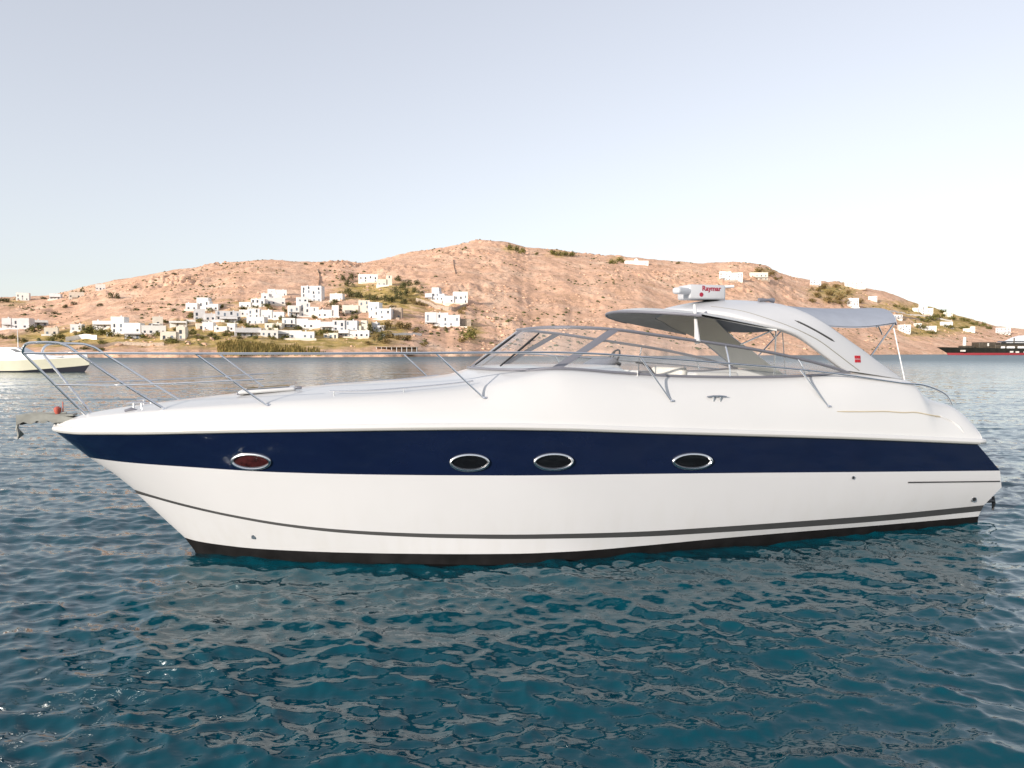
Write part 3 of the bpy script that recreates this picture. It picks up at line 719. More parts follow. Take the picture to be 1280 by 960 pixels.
ROWS = [
 ([(70,540),(85,542),(105,543.3),(170,543.3),(230,542.3),(300,541),(400,539.6),(500,538.2),(600,537.4),(700,538.6),(800,541.6),(900,544.4),(1000,547.2),(1060,549),(1140,552),(1222,555.5)], (1.98,1.86,7.2,2.2,.75)),
 ([(112,572),(130,574.6),(159,578),(240,584),(340,590),(450,593),(560,594.2),(640,594.4),(800,592.5),(950,591),(1100,589.8),(1250,588.3)], (1.93,1.80,6.9,2.1,.80)),
 ([(140,590),(175,599),(240,612),(340,626),(450,634),(560,638),(640,639),(800,636),(950,630),(1100,621),(1200,613.5),(1252,609)], (1.87,1.75,6.5,2.0,.82)),
 ([(168,612),(185,617.5),(230,630),(290,643.5),(359,655),(420,661.5),(488,665.5),(560,667.6),(640,668.2),(720,667),(800,664.5),(900,658.5),(1000,651.5),(1100,644),(1230,631.5)], (1.80,1.62,6.1,1.95,.84)),
 ([(171,617),(186,621),(230,633),(290,646.5),(359,658.4),(420,665.5),(488,670),(560,672.7),(640,673.8),(720,673),(800,671),(900,665.5),(1000,659),(1100,651.5),(1226,639)], (1.79,1.60,6.0,1.95,.84)),
 ([(231,672),(245,676),(280,681.5),(317,685.5),(370,688.5),(424,690.5),(500,692),(580,692.6),(640,692.2),(720,689),(800,682.5),(900,673),(1000,664.5),(1100,656.5),(1223,645.5)], (1.75,1.57,5.0,1.9,.86)),
 ([(243,688),(258,690.5),(300,694),(360,698),(424,701.5),(510,704.5),(610,706),(700,704.5),(800,697),(900,687.5),(1000,678),(1100,667.5),(1222,655)], (1.72,1.53,4.6,1.9,.88)),
]
NS = 90
TT = np.linspace(0, 1, NS)**1.5
row_fun = []
HR = []
for k, (pts, prm) in enumerate(ROWS):
    u0, z0 = bp(*STEM[k], 0.012)
    f = half(*prm, u0); row_fun.append(f)
    xs = [p[0] for p in pts]; ys = [p[1] for p in pts]
    pxs = xs[0] + (xs[-1] - xs[0]) * TT
    pys = pchip(xs, ys, pxs)
    row = []
    for x, y in zip(pxs, pys):
        v = 0.5
        lo, hi = 0.0, 2.2
        for _ in range(40):                       # v - f(u(v)) changes sign once
            v = (lo + hi) / 2
            u, z = bp(x, y, v)
            if v > f(u): hi = v
            else: lo = v
        row.append((u, v, z))
    row[0] = (u0, 0.012, z0)
    HR.append(row)
HR.append([(u + 0.15, v * 0.72, z - 0.42) for (u, v, z) in HR[6]])
HR.append([(u + 0.35 * (i < 40), 0.02, z - 0.40) for i, (u, v, z) in enumerate(HR[7])])
us = np.array([r[0] for r in HR[0]]); order = np.argsort(us)
VS = lambda u: np.interp(u, us[order], np.array([r[1] for r in HR[0]])[order])
ZS = lambda u: np.interp(u, us[order], np.array([r[2] for r in HR[0]])[order])
UEND = us.max()

yacht = empty('motor_yacht', (BOW[0], BOW[1], 0), PSI)
tag(yacht, 'large white motor yacht with a navy blue hull band, raked windscreen and swept arch', 'yacht')

def strip(i0, i1, off=0.0):
    mb = MB()
    for s in (1, -1):
        mb.grid([[L(u, s * (v + off), z) for (u, v, z) in HR[i]] for i in range(i0, i1 + 1)])
    return mb
def merged(mb, name, mats, parent, auto=40):
    o = mb.build(name, mats, parent, True, None)
    bm = bmesh.new(); bm.from_mesh(o.data); bmesh.ops.remove_doubles(bm, verts=bm.verts, dist=0.003)
    bmesh.ops.recalc_face_normals(bm, faces=bm.faces); bm.to_mesh(o.data); bm.free()
    o.data.set_sharp_from_angle(angle=math.radians(auto)); return o
# white topsides and the transom
mb = strip(1, 3)
b = strip(4, 5); mb.add(b.v, b.f)
for i in range(0, 6):
    A_, B_ = HR[i][-1], HR[i + 1][-1]
    mb.add([L(A_[0], A_[1] - .01, A_[2]), L(A_[0], -A_[1] + .01, A_[2]), L(B_[0], -B_[1] + .01, B_[2]), L(B_[0], B_[1] - .01, B_[2])], [(0, 1, 2, 3)])
hull = merged(mb, 'hull', M['gelcoat_hull'], yacht)
band = merged(strip(0, 1), 'blue_band', M['navy'], yacht)
boot = merged(strip(3, 4), 'boot_stripe', M['boot'], yacht)
bott = merged(strip(5, 8), 'bottom_paint', M['antifoul'], yacht)
# rub rail: rounded moulding on the sheer with a grey insert
mb = MB(); m2 = MB()
for s in (1, -1):
    pts = [L(u, s * (v + 0.012), z + 0.045) for (u, v, z) in HR[0]]
    u_, v_, z_ = HR[0][-1]
    pts += [L(u_ + .10, s * (v_ - .0), z_ + .04), L(u_ + .17, s * (v_ - .05), z_ + .035)]
    mb.tube(pts, 0.042, 10)
    m2.tube([L(u, s * (v + 0.032), z + 0.028) for (u, v, z) in HR[0][2:]], 0.027, 8)
rub = mb.build('rub_rail', M['gelcoat'], yacht)
m2.build('rail_insert', M['rubinsert'], rub)
# fine grey crease low on the quarter
mb = MB()
def on_hull(px, py, i0=0, i1=6):
    """point of the port topsides seen at a pixel"""
    best = None
    for v in np.linspace(0.05, 2.1, 420):
        u, z = bp(px, py, v)
        if z < HR[6][0][2] - .3: continue
        zs = []; vs = []
        for i in range(i0, i1 + 1):
            uu = np.array([r[0] for r in HR[i]]); o_ = np.argsort(uu)
            zs.append(np.interp(u, uu[o_], np.array([r[2] for r in HR[i]])[o_])); vs.append(np.interp(u, uu[o_], np.array([r[1] for r in HR[i]])[o_]))
        zs = np.array(zs)[::-1]; vs = np.array(vs)[::-1]
        e = abs(np.interp(z, zs, vs) - v)
        if best is None or e < best[0]: best = (e, u, v, z)
    return best[1:]
pts = [on_hull(x, 603 - (x - 1135) * 0.012) for x in np.linspace(1135, 1249, 12)]
mb.tube([L(u, v + .004, z) for (u, v, z) in pts], 0.011, 6)
mb.build('hull_crease', M['boot'], yacht)
# drain fittings
for (px, py, r) in ((1066, 597, .028), (1217, 624, .05)):
    u, v, z = on_hull(px, py)
    f_ = MB(); f_.tube([L(u, v - .02, z), L(u, v + .012, z)], [r, r * .9], 14)
    d_ = f_.build('drain_fitting', M['steel'], yacht)
    f_ = MB(); f_.tube([L(u, v + .013, z), L(u, v + .016, z)], r * .62, 12); f_.build('drain_hole', M['black'], d_)
u, v, z = on_hull(317, 671)
f_ = MB(); f_.tube([L(u, v - .02, z), L(u, v + .014, z)], [.035, .028], 12); f_.build('bow_fitting', M['steel'], yacht)
# portholes: pointed lens windows with bright bezels
for k, (px, py) in enumerate(((314, 576.5), (587, 578), (692, 577), (865.5, 576.5))):
    pc = np.array(on_hull(px, py, 0, 1)); pa = np.array(on_hull(px + 22, py, 0, 1)); pb = np.array(on_hull(px, py - 7, 0, 1))
    t1 = (pa - pc) / np.linalg.norm(pa - pc); t2 = pb - pc; t2 -= t1 * (t2 @ t1); t2 /= np.linalg.norm(t2)
    nn = np.cross(t1, t2); nn = nn if nn[1] > 0 else -nn
    hw = [.265, .262, .262, .262][k] * (np.linalg.norm(np.array(on_hull(px + 26, py, 0, 1)) - pc) / .27); hh = 0.118
    for s in (1, -1):
        def pt(x, y, d):
            q = pc + t1 * x + t2 * y + nn * d
            return L(q[0], s * q[1], q[2])
        def shp(k_, pt_):
            o_ = []
            for j in range(48):
                q = 2 * math.pi * j / 48; c, sn = math.cos(q), math.sin(q)
                o_.append((hw * k_[0] * math.copysign(abs(c)**.95, c), hh * k_[1] * sn * (1 - pt_ * abs(c)**3)))
            return o_
        bz = MB()
        prof = [(1.0, 1.0, 0, -.02), (1.0, 1.0, 0, .016), (.965, .93, .02, .028), (.91, .80, .10, .030), (.86, .69, .2, .014), (.85, .66, .22, .004)]
        bz.grid([[pt(x, y, d) for (x, y) in shp((kx, ky), pp_)] for (kx, ky, pp_, d) in prof], close_v=True)
        port = bz.build('porthole', M['steel'], yacht, True, 50)
        gl = MB(); gl.add([pt(x, y, .006) for (x, y) in shp((.875, .70), .18)], [tuple(range(48))])
        gl.build('porthole_glass', M['curtain'] if (k == 0) else M['porthole'], port, False)

# ---- deck moulding
ZC0u = [0, .476, 1.378, 2.286, 3.567, 4.645, 5.22, 5.5, 5.75, 6.2, 7.4]
ZC0z = [1.74, 1.875, 2.00, 2.095, 2.20, 2.27, 2.33, 2.41, 2.455, 2.47, 2.46]
Z0 = lambda u: pchip(ZC0u, ZC0z, u)
VCu = [0, .5, 1.4, 2.5, 4.0, 5.2, 6.35, 7.2, 8.18, 9.3, 10.8, 11.9, 12.64, 12.97, 13.2]
VCv = [0.0, .30, .72, 1.04, 1.28, 1.36, 1.42, 1.47, 1.51, 1.52, 1.51, 1.50, 1.54, 1.58, 1.62]
VCc = lambda u: pchip(VCu, VCv, u)
ZCu = [0, .5, 1.4, 2.5, 4.0, 5.2, 5.8, 6.35, 7.2, 8.18, 9.3, 10.2, 10.8, 11.5, 11.95, 12.15, 12.4, 12.66, 12.85, 12.97, 13.06]
ZCz = [1.74, 1.84, 1.945, 2.03, 2.12, 2.21, 2.33, 2.405, 2.345, 2.285, 2.265, 2.28, 2.32, 2.27, 2.19, 2.00, 1.89, 1.82, 1.70, 1.56, 1.40]
ZCc = lambda u: pchip(ZCu, ZCz, u)
def deckz(u, v):
    vs, zs, vc, zc = VS(u), ZS(u) + .05, VCc(u), ZCc(u)
    v = abs(v)
    if v >= vc:
        wq = np.clip((vs - v) / max(vs - vc, 1e-3), 0, 1)**(1 / 1.3)
        return zs + (zc - zs) * (1 - (1 - wq)**1.5)
    return zc + (Z0(min(u, 7.4)) - zc) * (1 - (v / max(vc, 1e-3))**2)
def on_deck(px, py):
    best = None
    for v in np.linspace(2.0, -1.9, 800):
        u, z = bp(px, py, v)
        if u < 0 or u > 13 or abs(v) > VS(u): continue
        if z <= deckz(u, v) + 1e-3: return u, v, deckz(u, v)
        e = z - deckz(u, v)
        if best is None or e < best[0]: best = (e, u, v, z - e)
    return best[1:]
UD = np.concatenate([np.linspace(0.0, 1.2, 22), np.linspace(1.3, 5.1, 30), np.linspace(5.2, 6.6, 18), np.linspace(6.7, 11.6, 34), np.linspace(11.7, UEND + .1, 34)])
UF = 7.45
mb = MB()
WQ = np.linspace(0, 1, 14)
for s in (1, -1):
    rows = []
    for wq in WQ:
        r = []
        for u in UD:
            vs, zs, vc, zc = VS(u) - .004, ZS(u) + .05, VCc(u), ZCc(u)
            r.append(L(u, s * (vs - (vs - vc) * wq**1.3), zs + (zc - zs) * (1 - (1 - wq)**1.5)))
        rows.append(r)
    mb.grid(rows)
    rows = []
    uf = UD[UD <= UF]
    for q in np.linspace(1, 0, 12):
        rows.append([L(u, s * VCc(u) * q, deckz(u, VCc(u) * q * .9999)) for u in uf])
    mb.grid(rows)
# coaming tops and the inner faces of the cockpit, aft end of the moulding
uc = UD[UD >= UF - .12]
for s in (1, -1):
    mb.grid([[L(u, s * (VCc(u) - d), ZCc(u) + dz if dz > -.5 else min(1.32, ZCc(u) - .05)) for u in uc] for d, dz in ((0, 0), (.03, .012), (.10, .012), (.13, -.01), (.15, -.9))])
ue = UD[-1]
mb.grid([[L(ue, s * (VS(ue) - (VS(ue) - VCc(ue)) * wq**1.3), ZS(ue) + .05 + (ZCc(ue) - ZS(ue) - .05) * (1 - (1 - wq)**1.5)) for wq in WQ] for s in (1, -1)])
deck = merged(mb, 'deck', M['gelcoat'], yacht, 45)
# cockpit
mb = MB()
uf = UD[UD <= UF][-1]
ub = [u for u in np.linspace(uf, 12.9, 30)]
mb.grid([[L(u, s * (VCc(u) - .14), 1.32) for u in ub] for s in (1, -1)])
sole = mb.build('cockpit_sole', M['teak'], yacht, False)
mb = MB()
mb.grid([[L(uf, v, z) for v in np.linspace(-VCc(uf), VCc(uf), 9)] for z in (1.32, deckz(uf, 1.0))])
mb.grid([[L(12.88, v, z) for v in np.linspace(-1.5, 1.5, 5)] for z in (1.32, 1.55)])
mb.build('cockpit_bulkhead', M['gelcoat'], yacht, False)
def rbox(name, c, size, m, parent=None, bev=.04, rot=0.0, seg=3):
    bm = bmesh.new(); bmesh.ops.create_cube(bm, size=1)
    for q in bm.verts: q.co = Vector((q.co.x * size[0], q.co.y * size[1], q.co.z * size[2]))
    bmesh.ops.bevel(bm, geom=bm.edges[:], offset=bev, segments=seg, affect='EDGES', profile=.5)
    R_ = Matrix.Rotation(rot, 3, 'Y')
    for q in bm.verts: q.co = R_ @ q.co + Vector(c)
    me = bpy.data.meshes.new(name); bm.to_mesh(me); bm.free(); me.materials.append(m)
    me.polygons.foreach_set('use_smooth', np.ones(len(me.polygons), dtype=bool)); me.set_sharp_from_angle(angle=math.radians(50))
    return link(bpy.data.objects.new(name, me), parent)
# dash and helm (starboard side), seats, sofa
dash = rbox('dashboard', L(7.55, -.55, 2.22), (.55, 1.5, .46), M['gelcoat'], yacht, .10)
rbox('instrument_panel', L(7.72, -.62, 2.45), (.34, .9, .10), M['frame'], dash, .03, -.5)
mb = MB(); wc = Vector(L(7.98, -.62, 2.52)); tilt = Matrix.Rotation(-1.05, 3, 'Y')
mb.tube([wc + tilt @ Vector((.19 * math.cos(q), .19 * math.sin(q), 0)) for q in np.linspace(0, 2 * math.pi, 28, endpoint=False)], .016, 8, closed=True)
for q in (0.5, 2.6, 4.7): mb.tube([wc, wc + tilt @ Vector((.19 * math.cos(q), .19 * math.sin(q), 0))], .011, 6)
mb.tube([wc, wc - tilt @ Vector((0, 0, .16))], .03, 8)
mb.build('steering_wheel', M['black'], yacht)
mb = MB(); t0 = L(7.62, .75, 2.40)
mb.tube([L(7.98, .95, 2.30), L(7.88, .95, 2.42), L(7.76, .95, 2.49), L(7.66, .95, 2.50)], .014, 8)
mb.build('grab_handle', M['black'], yacht)
st = rbox('helm_seat', L(8.75, -.70, 1.85), (.55, 1.1, .30), M['vinyl'], yacht, .09)
rbox('backrest', L(9.02, -.70, 2.16), (.16, 1.1, .48), M['vinyl'], st, .07, .15)
st = rbox('passenger_seat', L(8.75, .78, 1.62), (.55, .85, .30), M['vinyl'], yacht, .09)
rbox('backrest', L(9.02, .78, 1.80), (.16, .85, .40), M['vinyl'], st, .07, .15)
sf = rbox('sofa', L(11.5, -.6, 1.62), (1.6, 1.5, .42), M['vinyl'], yacht, .10)
rbox('sofa_back', L(12.2, -.4, 1.90), (.22, 2.0, .42), M['vinyl'], sf, .09, .12)
rbox('wet_bar', L(10.1, -1.12, 1.82), (.9, .45, .95), M['gelcoat'], yacht, .07)

# ---- windscreen
WB = [(5.45, 0), (5.48, .3), (5.55, .6), (5.68, .88), (5.92, 1.12), (6.32, 1.34), (7.2, 1.43), (8.18, 1.47), (9.3, 1.485), (10.3, 1.48), (10.85, 1.47)]
WT = [(6.24, 0, 2.985), (6.26, .28, 2.99), (6.32, .52, 2.995), (6.44, .74, 2.998), (6.66, .93, 2.995), (7.24, 1.19, 2.958), (7.75, 1.25, 2.895), (8.29, 1.30, 2.825), (9.27, 1.38, 2.692), (10.2, 1.44, 2.515), (10.86, 1.475, 2.345)]
KB = np.arange(len(WB)); KQ = np.linspace(0, len(WB) - 1, 81)
bu, bv = pchip(KB, [p[0] for p in WB], KQ), pchip(KB, [p[1] for p in WB], KQ)
tu, tv, tz = (pchip(KB, [p[i] for p in WT], KQ) for i in range(3))
bz_ = np.array([deckz(u, v) + .02 for u, v in zip(bu, bv)])
bz_[-1] = min(bz_[-1], tz[-1])
def wline(k, f, s=1, off=0.0):
    """point on the screen: k along it, f from base (0) to top (1)"""
    i = k / (len(WB) - 1) * 80
    g = lambda A: np.interp(i, np.arange(81), A)
    B_ = np.array([g(bu), g(bv), g(bz_)]); T_ = np.array([g(tu), g(tv), g(tz)])
    q = B_ * (1 - f) + T_ * f
    q[1] += .05 * math.sin(math.pi * f) * .6 + off
    return L(q[0], s * q[1], q[2])
mb = MB()
full = [L(u, -v, z) for u, v, z in zip(tu[::-1], tv[::-1], tz[::-1])] + [L(u, v, z) for u, v, z in zip(tu[1:], tv[1:], tz[1:])]
mb.tube(full, .023, 8)
full = [L(u, -v, z) for u, v, z in zip(bu[::-1], bv[::-1], bz_[::-1])] + [L(u, v, z) for u, v, z in zip(bu[1:], bv[1:], bz_[1:])]
mb.tube(full, .018, 8)
screen = mb.build('windscreen_frame', M['frame'], yacht)
for s in (1, -1):
    mb = MB()
    mb.grid([[wline(5.0 + dk, f, s, o) for f in np.linspace(0, 1, 9)] for dk, o in ((-.14, .012), (.0, .02), (.10, .012), (.10, -.02), (-.14, -.02))], close_v=False)
    mb.build('windscreen_pillar', M['frame'], screen)
    mb = MB(); mb.tube([wline(7.6, f, s) for f in np.linspace(0, 1, 5)], .012, 8); mb.build('mullion', M['steel'], screen)
    mb = MB(); mb.tube([wline(8.75, f, s) for f in np.linspace(0, 1, 5)], .010, 8); mb.build('mullion', M['steel'], screen)
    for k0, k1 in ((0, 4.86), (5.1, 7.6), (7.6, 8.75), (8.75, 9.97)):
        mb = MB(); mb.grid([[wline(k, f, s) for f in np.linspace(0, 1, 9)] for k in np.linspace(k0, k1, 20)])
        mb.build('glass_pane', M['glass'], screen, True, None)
mb = MB(); mb.tube([wline(0, f) for f in np.linspace(0, 1, 5)], .02, 8); mb.build('mullion', M['frame'], screen)
for k_ in (0.8, 3.0):       # wipers lying up the glass
    s = 1 if k_ > 0 else -1
    a_ = [Vector(wline(abs(k_), f, s)) + Vector((-.03, 0, .03)) for f in np.linspace(.03, .80, 6)]
    mb = MB(); mb.tube(a_, [.012, .014, .014, .018, .018, .012], 6)
    mb.build('wiper', M['black'], screen)

# ---- swept arch: a hoop across the cockpit
FE = [((1057,463),1.50), ((1040,450),1.49), ((1022,436),1.47), ((1001,421),1.44), ((980,411.5),1.40), ((960,405),1.32), ((930,397),1.16), ((897,389.5),.92), ((863,386.5),.60), ((843,385.5),.28), ((829,385.5),0)]
RE = [((1132,475),1.50), ((1116,463.5),1.49), ((1100,452),1.48), ((1083,439),1.465), ((1065,426),1.45), ((1048,413.5),1.42), ((1030,401),1.36), ((1008,389),1.24), ((975,378.5),.98), ((930,374.5),.48), ((897,374),0)]
fe = [(*bp(*p, v), v) for p, v in FE]; re_ = [(*bp(*p, v), v) for p, v in RE]
NQ = 49; kq = np.linspace(0, 10, NQ)
def curve(A):
    A = [(u, v, z) for (u, z, v) in A]
    return np.stack([pchip(range(11), [p[i] for p in A], kq) for i in range(3)], -1)
cF, cR = curve(fe), curve(re_)
def hoop(c): return np.concatenate([c, c[::-1][1:] * np.array([1, -1, 1])])
hF, hR = hoop(cF), hoop(cR)
nh = len(hF)
# inward normal of the hoop
def hnorm(i):
    a_, b_ = max(i - 1, 0), min(i + 1, nh - 1)
    t = (hF[b_] + hR[b_]) - (hF[a_] + hR[a_]); n = np.cross(t, hR[i] - hF[i]); n /= np.linalg.norm(n)
    c = np.array([10.0, 0, 2.0]) - hF[i]
    return n if n @ c > 0 else -n
hn = np.array([hnorm(i) for i in range(nh)])
ks = np.ones(9) / 9
for i in range(3): hn[:, i] = np.convolve(np.pad(hn[:, i], 4, 'edge'), ks, 'valid')
hn /= np.linalg.norm(hn, axis=1)[:, None]
TH = 0.10
mb = MB(); rows = []
prof = [(0.0, .035, 0), (0.02, .012, 0), (.06, 0, 0), (.25, -.012, 0), (.5, -.016, 0), (.75, -.012, 0), (.94, 0, 0), (.98, .012, 0), (1.0, .035, 0), (1.0, TH - .02, 0), (.98, TH, 0), (.02, TH, 0), (0.0, TH - .02, 0)]
for q, d, _ in prof:
    rows.append([L(*(hF[i] * (1 - q) + hR[i] * q + hn[i] * d)) for i in range(nh)])
rows.append(rows[0])
k_ = len(mb.f); mb.grid(rows)
nc = nh - 1
mb.m = [1 if (10 <= (fi // nc) <= 10) else 0 for fi in range(len(mb.f))]
arch = mb.build('radar_arch', [M['arch'], M['lining']], yacht, True, 60)
for s in (1, -1):
    mb = MB(); mb.tube([L(*((hF[i] * .74 + hR[i] * .26 + hn[i] * -.008) * np.array([1, s, 1]))) for i in range(1, 40)], .009, 6)
    mb.build('arch_groove', M['groove'], arch)
    mb = MB(); mb.tube([L(*((hF[i] * .42 + hR[i] * .58 + hn[i] * -.012) * np.array([1, s, 1]))) for i in range(16, 29)], [.004] + [.016] * 11 + [.004], 6)
    mb.build('arch_slot', M['boot'], arch)
# red badge of four squares on the arch leg
def harch(fi, q, d): 
    i = int(fi); r = fi - i
    g = lambda A: A[i] * (1 - r) + A[i + 1] * r
    return g(hF) * (1 - q) + g(hR) * q + g(hn) * d
bc = None
for fi in np.linspace(2, 24, 120):
    for q in np.linspace(.1, .9, 40):
        P_ = harch(fi, q, -.013); 
        W_ = np.array(BOW) + P_[0] * _a + P_[1] * _p
        d_ = np.array([W_[0], W_[1], P_[2] - CAMZ]); yc = d_[1] * CP - d_[2] * SP; zc = d_[1] * SP + d_[2] * CP
        e = (640 + 924 * d_[0] / yc - 1071.5)**2 + (480 - 924 * zc / yc - 448.5)**2
        if bc is None or e < bc[0]: bc = (e, P_, -hn[int(fi)])
P_, n_ = bc[1], bc[2]
tx = np.array([1.0, 0, 0]); tx -= n_ * (tx @ n_); tx /= np.linalg.norm(tx); ty = np.cross(n_, tx); ty = ty if ty[2] > 0 else -ty
mb = MB()
for ix in (-1, 1):
    for iy in (-1, 1):
        c = P_ + tx * ix * .027 + ty * iy * .028; h_ = .023
        vs = [L(*(c + tx * sx * h_ + ty * sy * h_ + n_ * d)) for d in (0, .008) for sx, sy in ((-1, -1), (1, -1), (1, 1), (-1, 1))]
        mb.add(vs, [(4, 5, 6, 7), (0, 1, 5, 4), (1, 2, 6, 5), (2, 3, 7, 6), (3, 0, 4, 7)])
mb.build('badge', M['logored'], arch, False)
# horn on top
u, z = bp(957, 377, .8)
mb = MB(); mb.tube([L(u - .12, .8, z + .02), L(u + .05, .8, z + .025), L(u + .14, .8, z + .02)], [.035, .022, .04], 10); mb.tube([L(u - .05, .8, z - .06), L(u - .05, .8, z + .02)], .02, 8)
mb.build('horn', M['frame'], arch)
# slim strut from the windscreen top to the arch
mb = MB()
b_ = np.array(wline(7.18, 1.0)); u, z = bp(866, 386, .9)
mb.tube([tuple(b_ + np.array([.0, 0, -.02])), tuple(b_ * .6 + np.array(L(u, .95, z + .05)) * .4), L(u, .95, z + .05)], [.045, .028, .022], 10)
mb.build('arch_strut', M['gelcoat'], arch)
# canvas visor forward of the arch
mb = MB()
sv = np.linspace(-1, 1, 41); rows = []; rows2 = []
iv = [np.interp(s * 1.38, hF[:, 1][::-1], np.arange(nh)[::-1]) for s in sv]
gF = lambda x, A: np.array([np.interp(x, np.arange(nh), A[:, i]) for i in range(3)])
def visor(s, x, f, d):
    G = np.array([7.72 + .80 * abs(s)**2.3, 1.27 * s, 3.285 - .10 * abs(s)**2.0])
    E = gF(x, hF) + gF(x, hn) * (.055)
    q = G * (1 - f) + E * f
    q[2] += .05 * math.sin(math.pi * f) * (1 - s * s) + d
    return L(*q)
fs = np.linspace(0, 1, 12)
for f in fs: rows.append([visor(s, x, f, .0) for s, x in zip(sv, iv)])
for f in fs[::-1]: rows.append([visor(s, x, f, -.03) for s, x in zip(sv, iv)])
rows.append(rows[0]); mb.grid(rows)
vis = mb.build('canvas_visor', M['canvas'], yacht, True, 60)
mb = MB(); mb.tube([visor(s, x, 0, -.02) for s, x in zip(sv, iv)], .022, 8); mb.build('visor_hem', M['frame'], vis)
# canvas roof panel under and behind the arch top
mb = MB(); rows = []
cand = [i for i in range(nh) if hF[i][2] > 2.95]
def panel(i, f, d):
    A_ = hR[i] + hn[i] * .07
    B_ = np.array([10.15 + 0.25 * (1 - (A_[1] / 1.4)**2), A_[1] * 1.0, 3.33 - .22 * (A_[1] / 1.4)**2])
    if B_[0] < A_[0] + .05: B_[0] = A_[0] + .05
    q = A_ * (1 - f) + B_ * f; q[2] += d
    return L(*q)
# aft bimini
def bim(s, f, d):
    i = np.interp(s * 1.385, hR[:, 1][::-1], np.arange(nh)[::-1])
    A_ = gF(i, hR) + gF(i, hn) * .03
    B_ = np.array([12.33 - .55 * abs(s)**2.2, 1.36 * s, 3.40 - .30 * abs(s)**2.4])
    q = A_ * (1 - f) + B_ * f
    q[2] += -.055 * math.sin(math.pi * f) * (1 - .3 * abs(s)) + d
    return L(*q)
sv = np.linspace(-1, 1, 37); fs = np.linspace(0, 1, 14); rows = []
for f in fs: rows.append([bim(s, f, 0) for s in sv])
for f in fs[::-1]: rows.append([bim(s, f, -.02) for s in sv])
rows.append(rows[0]); mb = MB(); mb.grid(rows)
bimini = mb.build('bimini', M['canvas_blue'], yacht, True, 60)
mb = MB(); mb.tube([bim(s, 1.0, -.03) for s in sv], .016, 8); mb.build('bimini_bow', M['steel'], bimini)
mb = MB(); mb.tube([bim(s, .72, -.03) for s in sv], .014, 8); mb.build('bimini_bow', M['steel'], bimini)
for s in (1, -1):
    e1 = np.array(bim(s, .97, -.02)); e2 = np.array(bim(s, .74, -.02))
    a1 = harch(11.5, .96, .05) * np.array([1, s, 1])
    mb = MB(); mb.tube([tuple(e1), L(*a1)], .013, 8); mb.build('bimini_strut', M['steel'], bimini)
    mb = MB(); mb.tube([tuple(e2), tuple(e1 * .98 + np.array([.05, 0, -.10])), ], .011, 8); mb.build('bimini_strut', M['steel'], bimini)
    u, z = bp(1131, 476, 1.45)
    mb = MB(); mb.tube([tuple(e1 + np.array([0, 0, -.06])), L(u, s * 1.45, z)], .009, 8); mb.build('bimini_strap', M['white_paint'], bimini)
# folded frame inside the cockpit, seen through the arch
for s in (-1, 1):
    top = np.array([9.98, 1.30 * s, 2.97])
    if s == -1:
        u1, z1 = bp(970, 411, -1.25); u2, z2 = bp(925, 431, -1.25); u3, z3 = bp(967, 476, -1.25)
        mb = MB(); mb.tube([L(u1, -1.25, z1 + .12), L(u1, -1.25, z1), L(u2, -1.25, z2)], .015, 8); mb.tube([L(u1, -1.25, z1), L(u3, -1.25, z3 - .2)], .014, 8)
        mb.build('roof_frame', M['steel'], yacht)

# ---- radar on the arch
uR, zR = bp(878, 374, 0.15)
radar = rbox('radar', L(uR - .02, .15, zR + .10), (.64, .40, .225), M['arch'], yacht, .035)
bar = rbox('scanner_bar', (0, 0, 0), (1.22, .15, .10), M['arch'], radar, .04)
bar.location = Vector(L(uR - .05, .15, zR + .105)); bar.rotation_euler = (0, 0, math.radians(24))
txt = bpy.data.curves.new('lettering', 'FONT'); txt.body = 'Raymar'; txt.size = .108; txt.extrude = .003; txt.align_x = 'CENTER'; txt.offset = .002
to = bpy.data.objects.new('lettering_curve', txt); COL.objects.link(to)
bpy.context.view_layer.update()
dg = bpy.context.evaluated_depsgraph_get()
tm = bpy.data.meshes.new_from_object(to.evaluated_get(dg)); bpy.data.objects.remove(to)
tm.materials.clear(); tm.materials.append(M['letter'])
Rt = Matrix.Rotation(math.pi / 2, 4, 'X')
c = Vector(L(uR + .04, .15 + .202, zR + .118))
tm.transform(Matrix.Translation(c) @ Matrix.Rotation(0, 4, 'Z') @ Rt)
lt = link(bpy.data.objects.new('lettering', tm), radar)
mb = MB()
mb.tube([L(uR - .135, .345, zR + .055), L(uR - .135, .354, zR + .055)], [.034, .034], 12)
mb.build('radar_mark', M['letter'], radar)
mb = MB(); mb.tube([L(uR + .45, .05, zR - .02), L(uR + .45, .05, zR + .2)], .014, 8); mb.tube([L(uR + .28, .05, zR + .205), L(uR + .62, .05, zR + .225)], .022, 8)
mb.build('aerial', M['white_paint'], yacht)

# ---- rails and bow pulpit
def polyv(pts):
    """pixels with a known half beam -> yacht frame"""
    out_ = []
    for px, py, v in pts:
        u, z = bp(px, py, v); out_.append((u, v, z))
    return out_
def smooth(pts, n=8):
    P = np.array(pts); k = np.arange(len(P)); q = np.linspace(0, len(P) - 1, (len(P) - 1) * n + 1)
    return np.stack([pchip(k, P[:, i], q) for i in range(P.shape[1])], -1)
def both(mb, pts, r, n=8):
    for s in (1, -1): mb.tube([L(u, s * v, z) for u, v, z in pts], r, n)
top = polyv([(29,441.5,.34), (110,441.5,.78), (244,442,1.22), (400,442,1.52), (545,441.3,1.63), (680,440.5,1.70), (740,442,1.72), (800,446,1.72), (900,453.5,1.70), (1000,462,1.66), (1060,469,1.62), (1130,479,1.60), (1150,480.5,1.60), (1170,486.5,1.60), (1184,495,1.60), (1190,506,1.60)])
top = smooth(top, 6)
mb = MB(); both(mb, top, .014)
rail = mb.build('guard_rail', M['steel'], yacht)
def foot(px, py):
    u, v, z = on_deck(px, py); return (u, v, z)
